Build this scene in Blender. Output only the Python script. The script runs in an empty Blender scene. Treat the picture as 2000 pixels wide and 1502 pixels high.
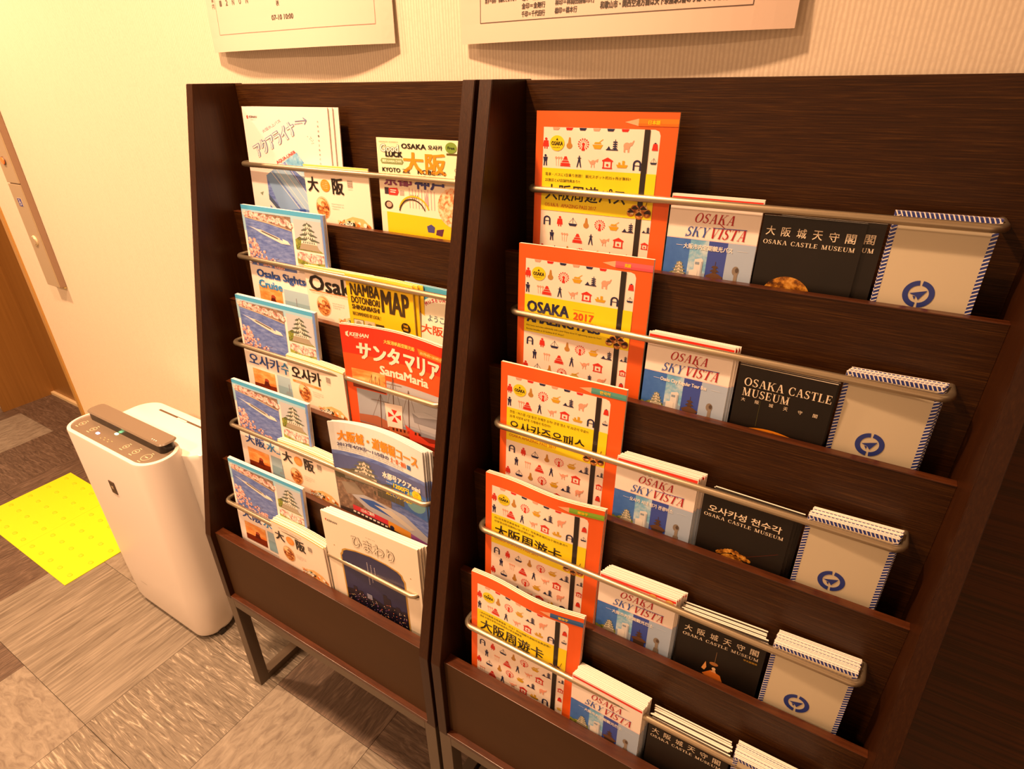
import bpy, bmesh, math, random
from mathutils import Vector, Matrix
random.seed(7)
SC = bpy.context.scene
COL = SC.collection

# ------------------------------------------------------------------ camera, light, exposure
cam_d = bpy.data.cameras.new('camera'); cam = bpy.data.objects.new('camera', cam_d); COL.objects.link(cam)
cam_d.sensor_fit = 'HORIZONTAL'; cam_d.sensor_width = 36.0; cam_d.lens = 36.0*1139.713/2000.0
cam_d.clip_start = .02; cam_d.clip_end = 50
yaw, pit, rol = -.55332879, -.48278391, -.01511452
fw = Vector((math.sin(yaw)*math.cos(pit), math.cos(yaw)*math.cos(pit), math.sin(pit)))
rt = Vector((math.cos(yaw), -math.sin(yaw), 0)); up = rt.cross(fw)
r2 = rt*math.cos(rol)+up*math.sin(rol); u2 = up*math.cos(rol)-rt*math.sin(rol)
cam.matrix_world = Matrix(((r2.x, u2.x, -fw.x, 1.05829546), (r2.y, u2.y, -fw.y, -.95583626), (r2.z, u2.z, -fw.z, 1.32624958), (0, 0, 0, 1)))
SC.camera = cam
SC.view_settings.view_transform = 'Standard'; SC.view_settings.look = 'None'
SC.view_settings.gamma = 1; SC.view_settings.exposure = 0.14; SC.view_settings.use_curve_mapping = False
world = bpy.data.worlds.new('room_air'); SC.world = world; world.use_nodes = True
bg = world.node_tree.nodes['Background']; bg.inputs[0].default_value = (1.0, .52, .25, 1); bg.inputs[1].default_value = .68
WARM = (1.0, .57, .30)
def lamp(name, loc, power, size, spread=150, aim=None, color=WARM):
    d = bpy.data.lights.new(name, 'AREA'); d.shape = 'DISK'; d.size = size; d.energy = power; d.color = color
    d.spread = math.radians(spread)
    o = bpy.data.objects.new(name, d); COL.objects.link(o); o.location = loc
    v = Vector(aim)-Vector(loc) if aim else Vector((0, 0, -1))
    o.rotation_euler = v.to_track_quat('-Z', 'Y').to_euler(); return o
lamp('downlight_and_fill', (.22, -.72, 2.38), 31, .09)
lamp('downlight_and_fill', (-1.05, -.80, 2.38), 33, .09)
lamp('downlight_and_fill', (-.35, -2.1, 2.38), 40, .3)  # added fill lamp at the front, brightens the vertical faces

# ------------------------------------------------------------------ materials
def srgb(h):
    h = h.lstrip('#'); c = [int(h[i:i+2], 16)/255 for i in (0, 2, 4)]
    return tuple((x/12.92 if x <= .04045 else ((x+.055)/1.055)**2.4) for x in c)+(1,)
MATS = {}
def mat(key, color, rough=.45, metal=0, spec=.5, emit=None, estr=0):
    if key in MATS: return MATS[key]
    m = bpy.data.materials.new(key); m.use_nodes = True; b = m.node_tree.nodes['Principled BSDF']
    c = srgb(color) if isinstance(color, str) else tuple(color)+(1,)
    b.inputs['Base Color'].default_value = c; b.inputs['Roughness'].default_value = rough
    b.inputs['Metallic'].default_value = metal; b.inputs['Specular IOR Level'].default_value = spec
    if emit: b.inputs['Emission Color'].default_value = srgb(emit); b.inputs['Emission Strength'].default_value = estr
    MATS[key] = m; return m
def noisy(key, colors, scale=(1, 1, 1), nscale=10, detail=4, rough=.4, distort=0, bump=0, stops=None, rand=False, wave=None, spec=.5, coord='Object', metal=0):
    """procedural material: stretched noise through a colour ramp"""
    if key in MATS: return MATS[key]
    m = bpy.data.materials.new(key); m.use_nodes = True; nt = m.node_tree; b = nt.nodes['Principled BSDF']
    tc = nt.nodes.new('ShaderNodeTexCoord'); mp = nt.nodes.new('ShaderNodeMapping'); mp.inputs['Scale'].default_value = scale
    src = tc.outputs[coord]
    if rand:
        oi = nt.nodes.new('ShaderNodeObjectInfo'); mul = nt.nodes.new('ShaderNodeMath'); mul.operation = 'MULTIPLY'; mul.inputs[1].default_value = 37.0
        nt.links.new(oi.outputs['Random'], mul.inputs[0]); ad = nt.nodes.new('ShaderNodeVectorMath'); ad.operation = 'ADD'
        nt.links.new(src, ad.inputs[0]); nt.links.new(mul.outputs[0], ad.inputs[1]); src = ad.outputs[0]
    nt.links.new(src, mp.inputs[0])
    n = nt.nodes.new('ShaderNodeTexNoise'); n.inputs['Scale'].default_value = nscale; n.inputs['Detail'].default_value = detail
    n.inputs['Roughness'].default_value = .62; n.inputs['Distortion'].default_value = distort
    nt.links.new(mp.outputs[0], n.inputs['Vector']); fac = n.outputs['Fac']
    r = nt.nodes.new('ShaderNodeValToRGB'); el = r.color_ramp.elements
    k = len(colors)
    while len(el) < k: el.new(.5)
    for i, c in enumerate(colors):
        el[i].position = stops[i] if stops else .3+.4*i/(k-1); el[i].color = srgb(c) if isinstance(c, str) else tuple(c)+(1,)
    nt.links.new(fac, r.inputs[0]); nt.links.new(r.outputs[0], b.inputs['Base Color'])
    b.inputs['Roughness'].default_value = rough; b.inputs['Specular IOR Level'].default_value = spec; b.inputs['Metallic'].default_value = metal
    if bump:
        bp = nt.nodes.new('ShaderNodeBump'); bp.inputs['Strength'].default_value = bump; bp.inputs['Distance'].default_value = .002
        nt.links.new(fac, bp.inputs['Height']); nt.links.new(bp.outputs[0], b.inputs['Normal'])
    MATS[key] = m; return m

wood_h = noisy('dark_wood_horizontal_grain', [(.022, .0062, .0010), (.040, .0130, .0020), (.085, .034, .006)], scale=(1.5, 10, 62), nscale=11, detail=6, rough=.4, distort=.5, bump=.2, stops=[.36, .54, .72], spec=.3)
wood_v = noisy('dark_wood_vertical_grain', [(.024, .0062, .0010), (.032, .009, .0015), (.05, .016, .003)], scale=(60, 60, 1.5), nscale=9, detail=5, rough=.36, distort=.3, bump=.08, stops=[.35, .55, .8], spec=.3)
wood_edge = noisy('red_brown_lit_edge', [(.040, .010, .003), (.095, .027, .008)], scale=(2, 20, 20), nscale=8, rough=.3, bump=.08, spec=.55)  # lighter red-brown: overhead light on the top edges is put into the colour
wood_front = noisy('plain_brown_laminate', [(.052, .021, .004), (.064, .0265, .0055)], scale=(1, 1, 3), nscale=3, rough=.6, spec=.3)
wood_stripe = noisy('striped_ebony_veneer', [(.03, .012, .004), (.085, .026, .006), (.04, .017, .005), (.13, .04, .009)], scale=(.5, .5, 26), nscale=4, detail=5, rough=.35, distort=.3, stops=[.3, .45, .55, .75], spec=.3)
metal_rod = mat('champagne_satin_metal', (.50, .42, .30), .32, .85)
metal_leg = mat('grey_brown_powder_coated_steel', (.15, .115, .085), .42, .5)
bronze = noisy('bronze_elevator_metal', [(.30, .145, .035), (.36, .18, .045)], scale=(40, 40, .6), nscale=3, rough=.38, metal=.25)
casing_m = mat('light_bronze_casing', (.52, .29, .08), .4, .25)
panel_m = mat('satin_call_panel', (.50, .40, .27), .4, .3)
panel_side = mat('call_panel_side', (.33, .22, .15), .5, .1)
white_pl = mat('warm_white_plastic', (.86, .80, .76), .32)
white_gl = mat('glossy_white_plastic', (.93, .91, .88), .18)
grey_pl = mat('brown_grey_control_plastic', (.20, .155, .115), .3)
dark_pl = mat('near_black_plastic', (.02, .015, .012), .3)
paper_w = mat('paper_white', (.93, .90, .87), .6)
def paper_edges():
    m = bpy.data.materials.new('paper_edges'); m.use_nodes = True
    b = m.node_tree.nodes['Principled BSDF']; b.inputs['Base Color'].default_value = (.93, .89, .83, 1); b.inputs['Roughness'].default_value = .7
    return m
paper_e = paper_edges()

def wallpaper():
    m = bpy.data.materials.new('ribbed_cream_wallpaper'); m.use_nodes = True; nt = m.node_tree; b = nt.nodes['Principled BSDF']
    tc = nt.nodes.new('ShaderNodeTexCoord'); mp = nt.nodes.new('ShaderNodeMapping'); mp.inputs['Scale'].default_value = (1, 1, .12)
    nt.links.new(tc.outputs['Object'], mp.inputs[0])
    w = nt.nodes.new('ShaderNodeTexWave'); w.wave_type = 'BANDS'; w.bands_direction = 'X'; w.inputs['Scale'].default_value = 62
    w.inputs['Distortion'].default_value = 2.2; w.inputs['Detail'].default_value = 3; w.inputs['Detail Scale'].default_value = 2.0
    nt.links.new(mp.outputs[0], w.inputs['Vector'])
    n = nt.nodes.new('ShaderNodeTexNoise'); n.inputs['Scale'].default_value = 260; n.inputs['Detail'].default_value = 2
    nt.links.new(tc.outputs['Object'], n.inputs['Vector'])
    ma = nt.nodes.new('ShaderNodeMath'); ma.operation = 'MULTIPLY'; nt.links.new(w.outputs['Fac'], ma.inputs[0]); nt.links.new(n.outputs['Fac'], ma.inputs[1])
    r = nt.nodes.new('ShaderNodeValToRGB'); r.color_ramp.elements[0].color = (.70, .60, .49, 1); r.color_ramp.elements[1].color = (.82, .725, .60, 1)
    r.color_ramp.elements[0].position = .05; r.color_ramp.elements[1].position = .45
    nt.links.new(ma.outputs[0], r.inputs[0]); nt.links.new(r.outputs[0], b.inputs['Base Color'])
    bp = nt.nodes.new('ShaderNodeBump'); bp.inputs['Strength'].default_value = .25; bp.inputs['Distance'].default_value = .0006
    nt.links.new(ma.outputs[0], bp.inputs['Height']); nt.links.new(bp.outputs[0], b.inputs['Normal'])
    b.inputs['Roughness'].default_value = .75; b.inputs['Specular IOR Level'].default_value = .25
    return m
wall_m = wallpaper()
tile_dark = mat('tile_joint', (.10, .075, .055), .7)
TILE = [
    noisy('stone_tile_fine_grain', [(0.128, 0.104, 0.081), (0.213, 0.183, 0.149), (0.354, 0.311, 0.262)], scale=(1.1, 17, 1), nscale=7, detail=9, rough=.5, distort=.5, bump=.35, stops=[.32, .5, .74], rand=True),
    noisy('stone_tile_wavy_grain', [(0.104, 0.083, 0.063), (0.189, 0.159, 0.127), (0.226, 0.193, 0.156), (0.512, 0.451, 0.378)], scale=(1.5, 15, 1), nscale=7, detail=8, rough=.46, distort=2.0, bump=.6, stops=[.34, .48, .57, .67], rand=True),
    noisy('stone_tile_mottled', [(0.159, 0.128, 0.104), (0.244, 0.210, 0.173), (0.329, 0.290, 0.244)], scale=(3, 8, 1), nscale=8, detail=10, rough=.5, distort=1.0, bump=.3, stops=[.32, .5, .72], rand=True),
    noisy('stone_tile_brown_shaded', [(0.066, 0.042, 0.031), (0.116, 0.077, 0.057), (0.209, 0.149, 0.116)], scale=(2, 14, 1), nscale=7, detail=9, rough=.5, distort=1.6, bump=.5, stops=[.34, .52, .72], rand=True)]  # darker copy: shade under the rack and toward the door in the colour
dome_m = mat('yellow_dome_shaded', (.70, .62, .008), .55)  # slightly darker than the plate, dome shading put into the colour
yellow_m = mat('yellow_tactile_rubber', (.74, .74, .01), .5)

# ------------------------------------------------------------------ mesh helpers
def link(name, me, parent=None, loc=None):
    o = bpy.data.objects.new(name, me); COL.objects.link(o)
    if parent: o.parent = parent
    if loc is not None: o.location = loc
    return o
def tag(o, label=None, cat=None, group=None, kind=None):
    if label: o['label'] = label
    if cat: o['category'] = cat
    if group: o['group'] = group
    if kind: o['kind'] = kind
    return o
def empty(name, loc, label, cat, group=None):
    o = bpy.data.objects.new(name, None); COL.objects.link(o); o.location = loc; o.empty_display_size = .05
    return tag(o, label, cat, group)
def from_bm(name, bm, mats, smooth=False):
    bmesh.ops.recalc_face_normals(bm, faces=bm.faces[:])
    me = bpy.data.meshes.new(name); bm.to_mesh(me); bm.free()
    for m in (mats if isinstance(mats, (list, tuple)) else [mats]): me.materials.append(m)
    if smooth:
        for p in me.polygons: p.use_smooth = True
        try: me.set_sharp_from_angle(angle=math.radians(35))
        except Exception: pass
    return me
def bm_box(bm, x0, x1, y0, y1, z0, z1, bev=0, mi=0):
    r = bmesh.ops.create_cube(bm, size=1)
    vs = r['verts']
    for v in vs: v.co = Vector((x0+(v.co.x+.5)*(x1-x0), y0+(v.co.y+.5)*(y1-y0), z0+(v.co.z+.5)*(z1-z0)))
    fs = list({f for v in vs for f in v.link_faces})
    for f in fs: f.material_index = mi
    if bev:
        es = list({e for v in vs for e in v.link_edges})
        bmesh.ops.bevel(bm, geom=es, offset=bev, segments=2, affect='EDGES', profile=.6)
def box(name, x0, x1, y0, y1, z0, z1, m, parent=None, bev=0):
    bm = bmesh.new(); bm_box(bm, x0, x1, y0, y1, z0, z1, bev); return link(name, from_bm(name, bm, m), parent)
def prism_yz(bm, prof, x0, x1, bev=0):
    a = [bm.verts.new((x0, y, z)) for y, z in prof]; b = [bm.verts.new((x1, y, z)) for y, z in prof]
    fs = [bm.faces.new(a), bm.faces.new(list(reversed(b)))]; n = len(prof)
    for i in range(n): fs.append(bm.faces.new((a[i], b[i], b[(i+1) % n], a[(i+1) % n])))
    if bev: bmesh.ops.bevel(bm, geom=list({e for f in fs for e in f.edges}), offset=bev, segments=2, affect='EDGES')
def tube(bm, pts, r, seg=12, cap=True):
    pts = [Vector(p) for p in pts]; rings = []; prev = None
    for i, p in enumerate(pts):
        t = (pts[min(i+1, len(pts)-1)]-pts[max(i-1, 0)]).normalized()
        if prev is None: a = t.orthogonal().normalized()
        else: a = (prev-t*prev.dot(t)).normalized()
        prev = a; b = t.cross(a)
        rings.append([bm.verts.new(p+(a*math.cos(k*2*math.pi/seg)+b*math.sin(k*2*math.pi/seg))*r) for k in range(seg)])
    for i in range(len(rings)-1):
        for k in range(seg): bm.faces.new((rings[i][k], rings[i][(k+1) % seg], rings[i+1][(k+1) % seg], rings[i+1][k]))
    if cap: bm.faces.new(rings[0]); bm.faces.new(list(reversed(rings[-1])))
def rrect(cx, cy, hx, hy, r, seg=10):
    P = []
    for qx, qy, a0 in ((1, 1, 0), (-1, 1, 90), (-1, -1, 180), (1, -1, 270)):
        for k in range(seg+1):
            a = math.radians(a0+90*k/seg); P.append((cx+qx*(hx-r)+r*math.cos(a), cy+qy*(hy-r)+r*math.sin(a)))
    return P
def loft(bm, levels, cap=(True, True), mi=0):
    rings = [[bm.verts.new((x, y, z)) for x, y in P] for P, z in levels]
    n = len(rings[0]); fs = []
    for i in range(len(rings)-1):
        for k in range(n): fs.append(bm.faces.new((rings[i][k], rings[i][(k+1) % n], rings[i+1][(k+1) % n], rings[i+1][k])))
    if cap[0]: fs.append(bm.faces.new(list(reversed(rings[0]))))
    if cap[1]: fs.append(bm.faces.new(rings[-1]))
    for f in fs: f.material_index = mi
    return fs
def structure(o, label=None): o['kind'] = 'structure'; return o

# ------------------------------------------------------------------ flat print ("Art"): u right, v down, millimetres
_glyph = {}
def text_polys(s, shear=0, offset=0):
    k = (s, shear, offset)
    if k not in _glyph:
        c = bpy.data.curves.new('t', 'FONT'); c.body = s; c.size = 1; c.resolution_u = 2; c.shear = shear; c.offset = offset
        o = bpy.data.objects.new('t', c); me = bpy.data.meshes.new_from_object(o)
        V = [(v.co.x, v.co.y) for v in me.vertices]; F = [tuple(p.vertices) for p in me.polygons]
        bpy.data.objects.remove(o); bpy.data.curves.remove(c); bpy.data.meshes.remove(me)
        if V:
            x0 = min(v[0] for v in V); x1 = max(v[0] for v in V); y0 = min(v[1] for v in V); y1 = max(v[1] for v in V)
            V = [((x-x0)/max(1e-6, x1-x0), (y1-y)/max(1e-6, y1-y0)) for x, y in V]
        _glyph[k] = (V, F)
    return _glyph[k]
# serif capitals: strokes (thick / thin) in a unit box, v down
def serif_letter(ch):
    T, t, s = .17, .06, .05
    def q(x0, y0, x1, y1, w): return [(x0, y0), (x0+w, y0), (x1+w, y1), (x1, y1)]
    def bar(x0, x1, y, h=.045): return [(x0, y), (x1, y), (x1, y+h), (x0, y+h)]
    def ring(cx, cy, rx, ry, wx, wy, a0, a1, n=16):
        out = []
        for i in range(n):
            A, B = math.radians(a0+(a1-a0)*i/n), math.radians(a0+(a1-a0)*(i+1)/n)
            out.append([(cx+rx*math.cos(A), cy-ry*math.sin(A)), (cx+rx*math.cos(B), cy-ry*math.sin(B)), (cx+(rx-wx)*math.cos(B), cy-(ry-wy)*math.sin(B)), (cx+(rx-wx)*math.cos(A), cy-(ry-wy)*math.sin(A))])
        return out
    stem = lambda x, w=T: [q(x, 0, x, 1, w), bar(x-.07, x+w+.07, 0), bar(x-.07, x+w+.07, .955)]
    if ch == 'O': return .86, ring(.43, .5, .43, .52, T, t, 0, 360, 26)
    if ch == 'C': return .78, ring(.43, .5, .43, .52, T, t, 45, 315, 20)+[bar(.66, .72, .02, .28), bar(.68, .72, .72, .25)]
    if ch == 'S': return .6, ring(.3, .27, .27, .27, T*.8, t, 30, 250, 12)+ring(.29, .74, .28, .27, T*.8, t, 95-180-30+20, 95-20, 1)+ring(.29, .74, .29, .27, T*.85, t, -150, 80, 14)+[bar(.5, .545, .02, .26), bar(.0, .045, .72, .26), q(.1, .38, .3, .56, .2)]
    if ch == 'A': return .82, [q(.33, 0, .09, 1, t), q(.33, 0, .60, 1, T), bar(.18, .6, .62), bar(0, .24, .955), bar(.52, .84, .955)]
    if ch == 'K': return .86, stem(.07)+[q(.66, 0, .2, .55, t), q(.32, .4, .62, 1, T), bar(.54, .84, 0), bar(.54, .86, .955)]
    if ch == 'T': return .74, [q(.29, 0, .29, 1, T), bar(.02, .72, 0, .06), bar(.02, .07, 0, .24), bar(.67, .72, 0, .24), bar(.2, .55, .955)]
    if ch == 'L': return .68, stem(.07)+[bar(.07, .64, .94, .06), bar(.6, .65, .7, .3)]
    if ch == 'E': return .7, stem(.07)+[bar(.07, .62, 0, .06), bar(.07, .64, .94, .06), bar(.2, .46, .47), bar(.58, .62, 0, .22), bar(.6, .65, .72, .28), bar(.43, .47, .36, .26)]
    if ch == 'M': return 1.02, [q(.1, 0, .1, 1, t), q(.1, 0, .42, 1, T), q(.85, 0, .44, 1, t), q(.74, 0, .74, 1, T), bar(0, .25, 0), bar(0, .28, .955), bar(.68, 1, 0), bar(.66, 1, .955)]
    if ch == 'U': return .84, [q(.1, 0, .1, .66, T), q(.68, 0, .68, .66, t), bar(0, .36, 0), bar(.58, .84, 0)]+ring(.42, .64, .32, .38, T, t, 180, 300, 9)+ring(.42, .64, .32, .38, t, t, 300, 360, 4)
    if ch == 'Y': return .8, [q(.06, 0, .3, .55, T), q(.66, 0, .42, .55, t), q(.31, .5, .31, 1, T), bar(-.02, .3, 0), bar(.54, .8, 0), bar(.22, .56, .955)]
    if ch == 'V': return .8, [q(.06, 0, .32, 1, T), q(.68, 0, .42, 1, t), bar(-.02, .32, 0), bar(.56, .82, 0)]
    if ch == 'I': return .36, stem(.1)
    return .36, []
class Art:
    EPS = .00014
    def __init__(s, W, H, base, us=1, vs=1): s.us, s.vs = us, vs; s.cnt = {}; s.W, s.H = W/us, H/vs; s.v = []; s.f = []; s.mi = []; s.mats = [base]
    def _m(s, m):
        if m not in s.mats: s.mats.append(m)
        return s.mats.index(m)
    def _clip(s, pts):
        for ax, lim, sg in ((0, 0, 1), (0, s.W, -1), (1, 0, 1), (1, s.H, -1)):
            out = []
            for i in range(len(pts)):
                a, b = pts[i], pts[(i+1) % len(pts)]; da, db = (a[ax]-lim)*sg, (b[ax]-lim)*sg
                if da >= 0: out.append(a)
                if (da > 0 and db < 0) or (da < 0 and db > 0):
                    k = da/(da-db); out.append((a[0]+(b[0]-a[0])*k, a[1]+(b[1]-a[1])*k))
            pts = out
            if len(pts) < 3: return []
        return pts
    def poly(s, pts, m, L=1):
        pts = s._clip(list(pts))
        if len(pts) < 3: return
        n = len(s.v); s.cnt[L] = s.cnt.get(L, 0)+1; L = L+min(.85, .004*s.cnt[L])
        for u, v in pts: s.v.append((u*s.us/1000, -.0002-L*s.EPS, (s.H-v)*s.vs/1000))
        s.f.append(tuple(range(n, n+len(pts)))); s.mi.append(s._m(m))
    def rect(s, u0, v0, u1, v1, m, L=1): s.poly([(u0, v0), (u1, v0), (u1, v1), (u0, v1)], m, L)
    def circ(s, u, v, r, m, L=1, n=20, ry=None): s.poly([(u+r*math.cos(i*2*math.pi/n), v+(ry or r)*math.sin(i*2*math.pi/n)) for i in range(n)], m, L)
    def ring(s, u, v, r, w, m, L=1, a0=0, a1=360, n=24, ry=None):
        k = (ry or r)/r
        for i in range(n):
            A, B = math.radians(a0+(a1-a0)*i/n), math.radians(a0+(a1-a0)*(i+1)/n)
            s.poly([(u+r*math.cos(A), v+k*r*math.sin(A)), (u+r*math.cos(B), v+k*r*math.sin(B)), (u+(r-w)*math.cos(B), v+k*(r-w)*math.sin(B)), (u+(r-w)*math.cos(A), v+k*(r-w)*math.sin(A))], m, L)
    def line(s, a, b, w, m, L=1):
        dx, dy = b[0]-a[0], b[1]-a[1]; l = math.hypot(dx, dy) or 1; nx, ny = -dy/l*w/2, dx/l*w/2
        s.poly([(a[0]+nx, a[1]+ny), (b[0]+nx, b[1]+ny), (b[0]-nx, b[1]-ny), (a[0]-nx, a[1]-ny)], m, L)
    def path(s, P, w, m, L=1):
        for a, b in zip(P, P[1:]): s.line(a, b, w, m, L)
    def _raw(s, V, F, m, L):
        n = len(s.v); i = s._m(m)
        for u, v in V: s.v.append((u*s.us/1000, -.0002-L*s.EPS, (s.H-v)*s.vs/1000))
        for f in F: s.f.append(tuple(n+k for k in f)); s.mi.append(i)
    def text(s, st, u, v, w, h, m, L=6, bold=0, shear=0, rot=0, arc=0):
        """string fitted to the box (u,v,w,h); bold = extra stroke in mm"""
        V, F = text_polys(st, shear)
        if not V: return
        c, sn = math.cos(math.radians(rot)), math.sin(math.radians(rot))
        offs = [(0, 0)] if not bold else [(0, 0), (bold, 0), (0, bold*.6), (bold, bold*.6), (bold*.5, bold*.3)]
        for k, (a, b) in enumerate(offs):
            P = [(x*w+a, y*h+b) for x, y in V]
            if arc: P = [(x, y+arc*(1-(2*x/w-1)**2)*-1) for x, y in P]
            P = [(u+x*c-y*sn, v+x*sn+y*c) for x, y in P]
            keep = [f for f in F if all(0 <= P[i][0] <= s.W and 0 <= P[i][1] <= s.H for i in f)]
            s._raw(P, keep, m, L+k*.05)
    def serif(s, st, u, v, w, h, m, L=6, slant=0, swash=False):
        tot = 0; items = []
        for ch in st:
            adv, ps = serif_letter(ch); items.append((tot, ps)); tot += adv+.12
        k = w/(tot-.12)
        for x0, ps in items:
            for p in ps: s.poly([(u+(x0+x)*k+slant*(1-y)*h, v+y*h) for x, y in p], m, L)
    def squiggle(s, u, v, w, h, m, L=6, pitch=1.6):
        """rows of tiny unreadable print"""
        x = u; rr = random.Random(int(u*7+v*13+w))
        while x < u+w-pitch:
            k = rr.random()
            s.rect(x, v+h*.1*rr.random(), x+pitch*.62, v+h*(.25+.1*k), m, L); s.rect(x+pitch*.2, v, x+pitch*.36, v+h, m, L)
            if k > .4: s.rect(x, v+h*.75, x+pitch*.65, v+h*.92, m, L)
            x += pitch*(1 if rr.random() > .1 else 1.8)
    def mesh(s, name, th, bend=None, edge=None):
        """printed cover sheet of thickness th (metres) carrying the print on its front"""
        bm = bmesh.new(); W, H = s.W*s.us/1000, s.H*s.vs/1000
        vs = [bm.verts.new(p) for p in s.v]; bm.verts.ensure_lookup_table()
        for f, i in zip(s.f, s.mi):
            try: bm.faces.new([vs[k] for k in f]).material_index = i
            except ValueError: pass
        s.mats.append(edge or paper_e) if (edge or paper_e) not in s.mats else None
        ei = s.mats.index(edge or paper_e)
        P = [(0, 0), (W, 0), (W, H), (0, H)]
        a = [bm.verts.new((x, -.0002, z)) for x, z in P]; b = [bm.verts.new((x, th, z)) for x, z in P]
        bm.faces.new(a).material_index = 0
        for q in ([b[3], b[2], b[1], b[0]], [a[0], b[0], b[1], a[1]], [a[1], b[1], b[2], a[2]], [a[2], b[2], b[3], a[3]], [a[3], b[3], b[0], a[0]]): bm.faces.new(q).material_index = ei
        if bend: bend_bm(bm, bend, W, H)
        for f in bm.faces: f.normal_update()
        me = bpy.data.meshes.new(name); bm.to_mesh(me); bm.free()
        for m in s.mats: me.materials.append(m)
        return me
def bend_bm(bm, bend, W, H, nx=20, nz=13):
    for i in range(1, nx): bmesh.ops.bisect_plane(bm, geom=bm.verts[:]+bm.edges[:]+bm.faces[:], plane_co=(W*i/nx, 0, 0), plane_no=(1, 0, 0))
    for i in range(1, nz): bmesh.ops.bisect_plane(bm, geom=bm.verts[:]+bm.edges[:]+bm.faces[:], plane_co=(0, 0, H*i/nz), plane_no=(0, 0, 1))
    for v in bm.verts:                                 # bilinear between grid nodes, so that print and sheet stay parallel
        a = min(nx-1e-6, max(0, v.co.x/W*nx)); b = min(nz-1e-6, max(0, v.co.z/H*nz)); i, j = int(a), int(b); a -= i; b -= j
        g = lambda p, q: bend(p/nx, q/nz)
        v.co.y += g(i, j)*(1-a)*(1-b)+g(i+1, j)*a*(1-b)+g(i, j+1)*(1-a)*b+g(i+1, j+1)*a*b

def C(h, r=.38): return mat('ink_'+h.lower(), h, r)
WHITE, CREAM = C('fbf6f2'), C('fdf3df')
BLACK, NAVY, RED = C('1b1512'), C('23264f'), C('e0261c')
sakura = noisy('print_cherry_blossom', ['7d5a50', 'e2a3a0', 'ffd7d3', 'ffeeea'], nscale=190, detail=3, stops=[.34, .46, .56, .7])
river = noisy('print_river_blue', ['4a62b4', '6a83cd', '8aa0e0'], scale=(1, 1, 4), nscale=50)
bank = noisy('print_river_bank', ['6a5850', '8a7464', 'b89a86'], nscale=120)
skyp = noisy('print_pale_sky', ['b9cfe6', 'd8e2ee'], nscale=14)
green_p = noisy('print_foliage', ['3c4a1c', '7d8a34', 'b0b45a'], nscale=160)
sunset = noisy('print_sunset', ['e8772c', 'f6a85a', 'ffd79a'], scale=(1, 1, 3), nscale=25)
food = noisy('print_fried_food', ['4a1f0c', '9c4a1c', 'd8944a', 'f4dca4'], nscale=150, stops=[.35, .45, .55, .68])
gold_p = noisy('print_gold_relief', ['3a1d08', '8a5314', 'c88a2c', 'e8b860'], nscale=110, stops=[.36, .46, .55, .68])
night = noisy('print_dusk_blue', ['22254c', '33376a'], nscale=6)
mapart = noisy('print_map_art', ['e87c4a', 'f8c898', 'fbe4c4'], nscale=130, stops=[.4, .5, .6])
skyblue = noisy('print_sky_gradient', ['2f63c4', '4f86dc'], nscale=20)
cloudy = noisy('print_cloudy_cyan', ['3f93d8', '86c4ee', 'e4f2fa'], nscale=45)
darkbg = noisy('print_brown_black', ['120d09', '1b140e'], nscale=12)

# ------------------------------------------------------------------ room
box('ceiling', -3.2, 2.8, -3.2, .3, 2.45, 2.55, mat('ceiling_white', (.8, .76, .7), .8))['kind'] = 'structure'
structure(box('wall_back', -1.28, 2.8, -.19, .06, 0, 2.45, wall_m))
structure(box('wall_left', -3.2, -2.17, -.19, .06, 0, 2.45, wall_m))
structure(box('wall_right', 2.7, 2.8, -3.2, -.19, 0, 2.45, wall_m))
pil = structure(box('wall_panelled', 1.2135, 2.7, -.245, -.19, 0, 1.34, wood_stripe)); pil.name = 'wall_right_panelling'
door = structure(box('door_1', -2.155, -1.30, .012, .05, 0, 2.1, bronze))
structure(box('trim_1', -2.17, -2.155, -.2, .05, 0, 2.12, bronze))
structure(box('trim_2', -1.302, -1.28, -.196, .05, 0, 2.12, casing_m, bev=.002))
structure(box('trim_3', -2.155, -1.302, -.002, .0115, 0, .014, mat('sill_beige', (.75, .6, .36), .5)))
structure(box('trim_4', -2.17, -1.28, -.196, .05, 2.1, 2.45, casing_m))
fl = structure(box('floor', -3.2, 2.8, -3.2, .3, -.08, -.0042, tile_dark))
XB, YB, TP = .0575, -.465, .305
def tile_mesh(w, d, m):
    bm = bmesh.new(); bm_box(bm, -w/2+.0004, w/2-.0004, -d/2+.0004, d/2-.0004, -.004, 0, .0006); return from_bm('tile', bm, m)
tm = [tile_mesh(TP, .3015, m) for m in TILE]; tmr = [tile_mesh(.3015, TP, m) for m in TILE]; big = tile_mesh(.3015, .61, TILE[0])
rnd = random.Random(3)
special = {(-4, 0): (3, 1), (-3, -1): (3, 1), (-4, -1): (3, 1), (-2, -1): (2, 0), (-1, 1): (1, 0), (0, 1): (3, 1), (1, 1): (3, 0), (-1, 0): (1, 0), (0, 0): (2, 1), (-1, -1): (1, 0), (0, -1): (2, 0), (1, -1): (0, 1)}  # under the rack the darker tiles stand for its floor shadow
for j in range(-4, 3):
    for i in range(-9, 6):
        x0 = XB+TP*i; y0 = YB-.3015+.3015*j
        if (i, j) == (-3, 0): o = link('tile', big, fl); o.location = (x0+.305, y0+.15075, 0); o.rotation_euler.z = math.pi/2; continue
        if (i, j) == (-2, 0): continue
        k, r = special.get((i, j), (rnd.choice((0, 1, 2, 2, 1)) if i > -4 else rnd.choice((3, 3, 3, 2)), rnd.random() < .5))
        o = link('tile', (tmr if r else tm)[k], fl); o.location = (x0+TP/2, y0+.15075, 0)
        if r: o.rotation_euler.z = math.pi/2
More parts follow.
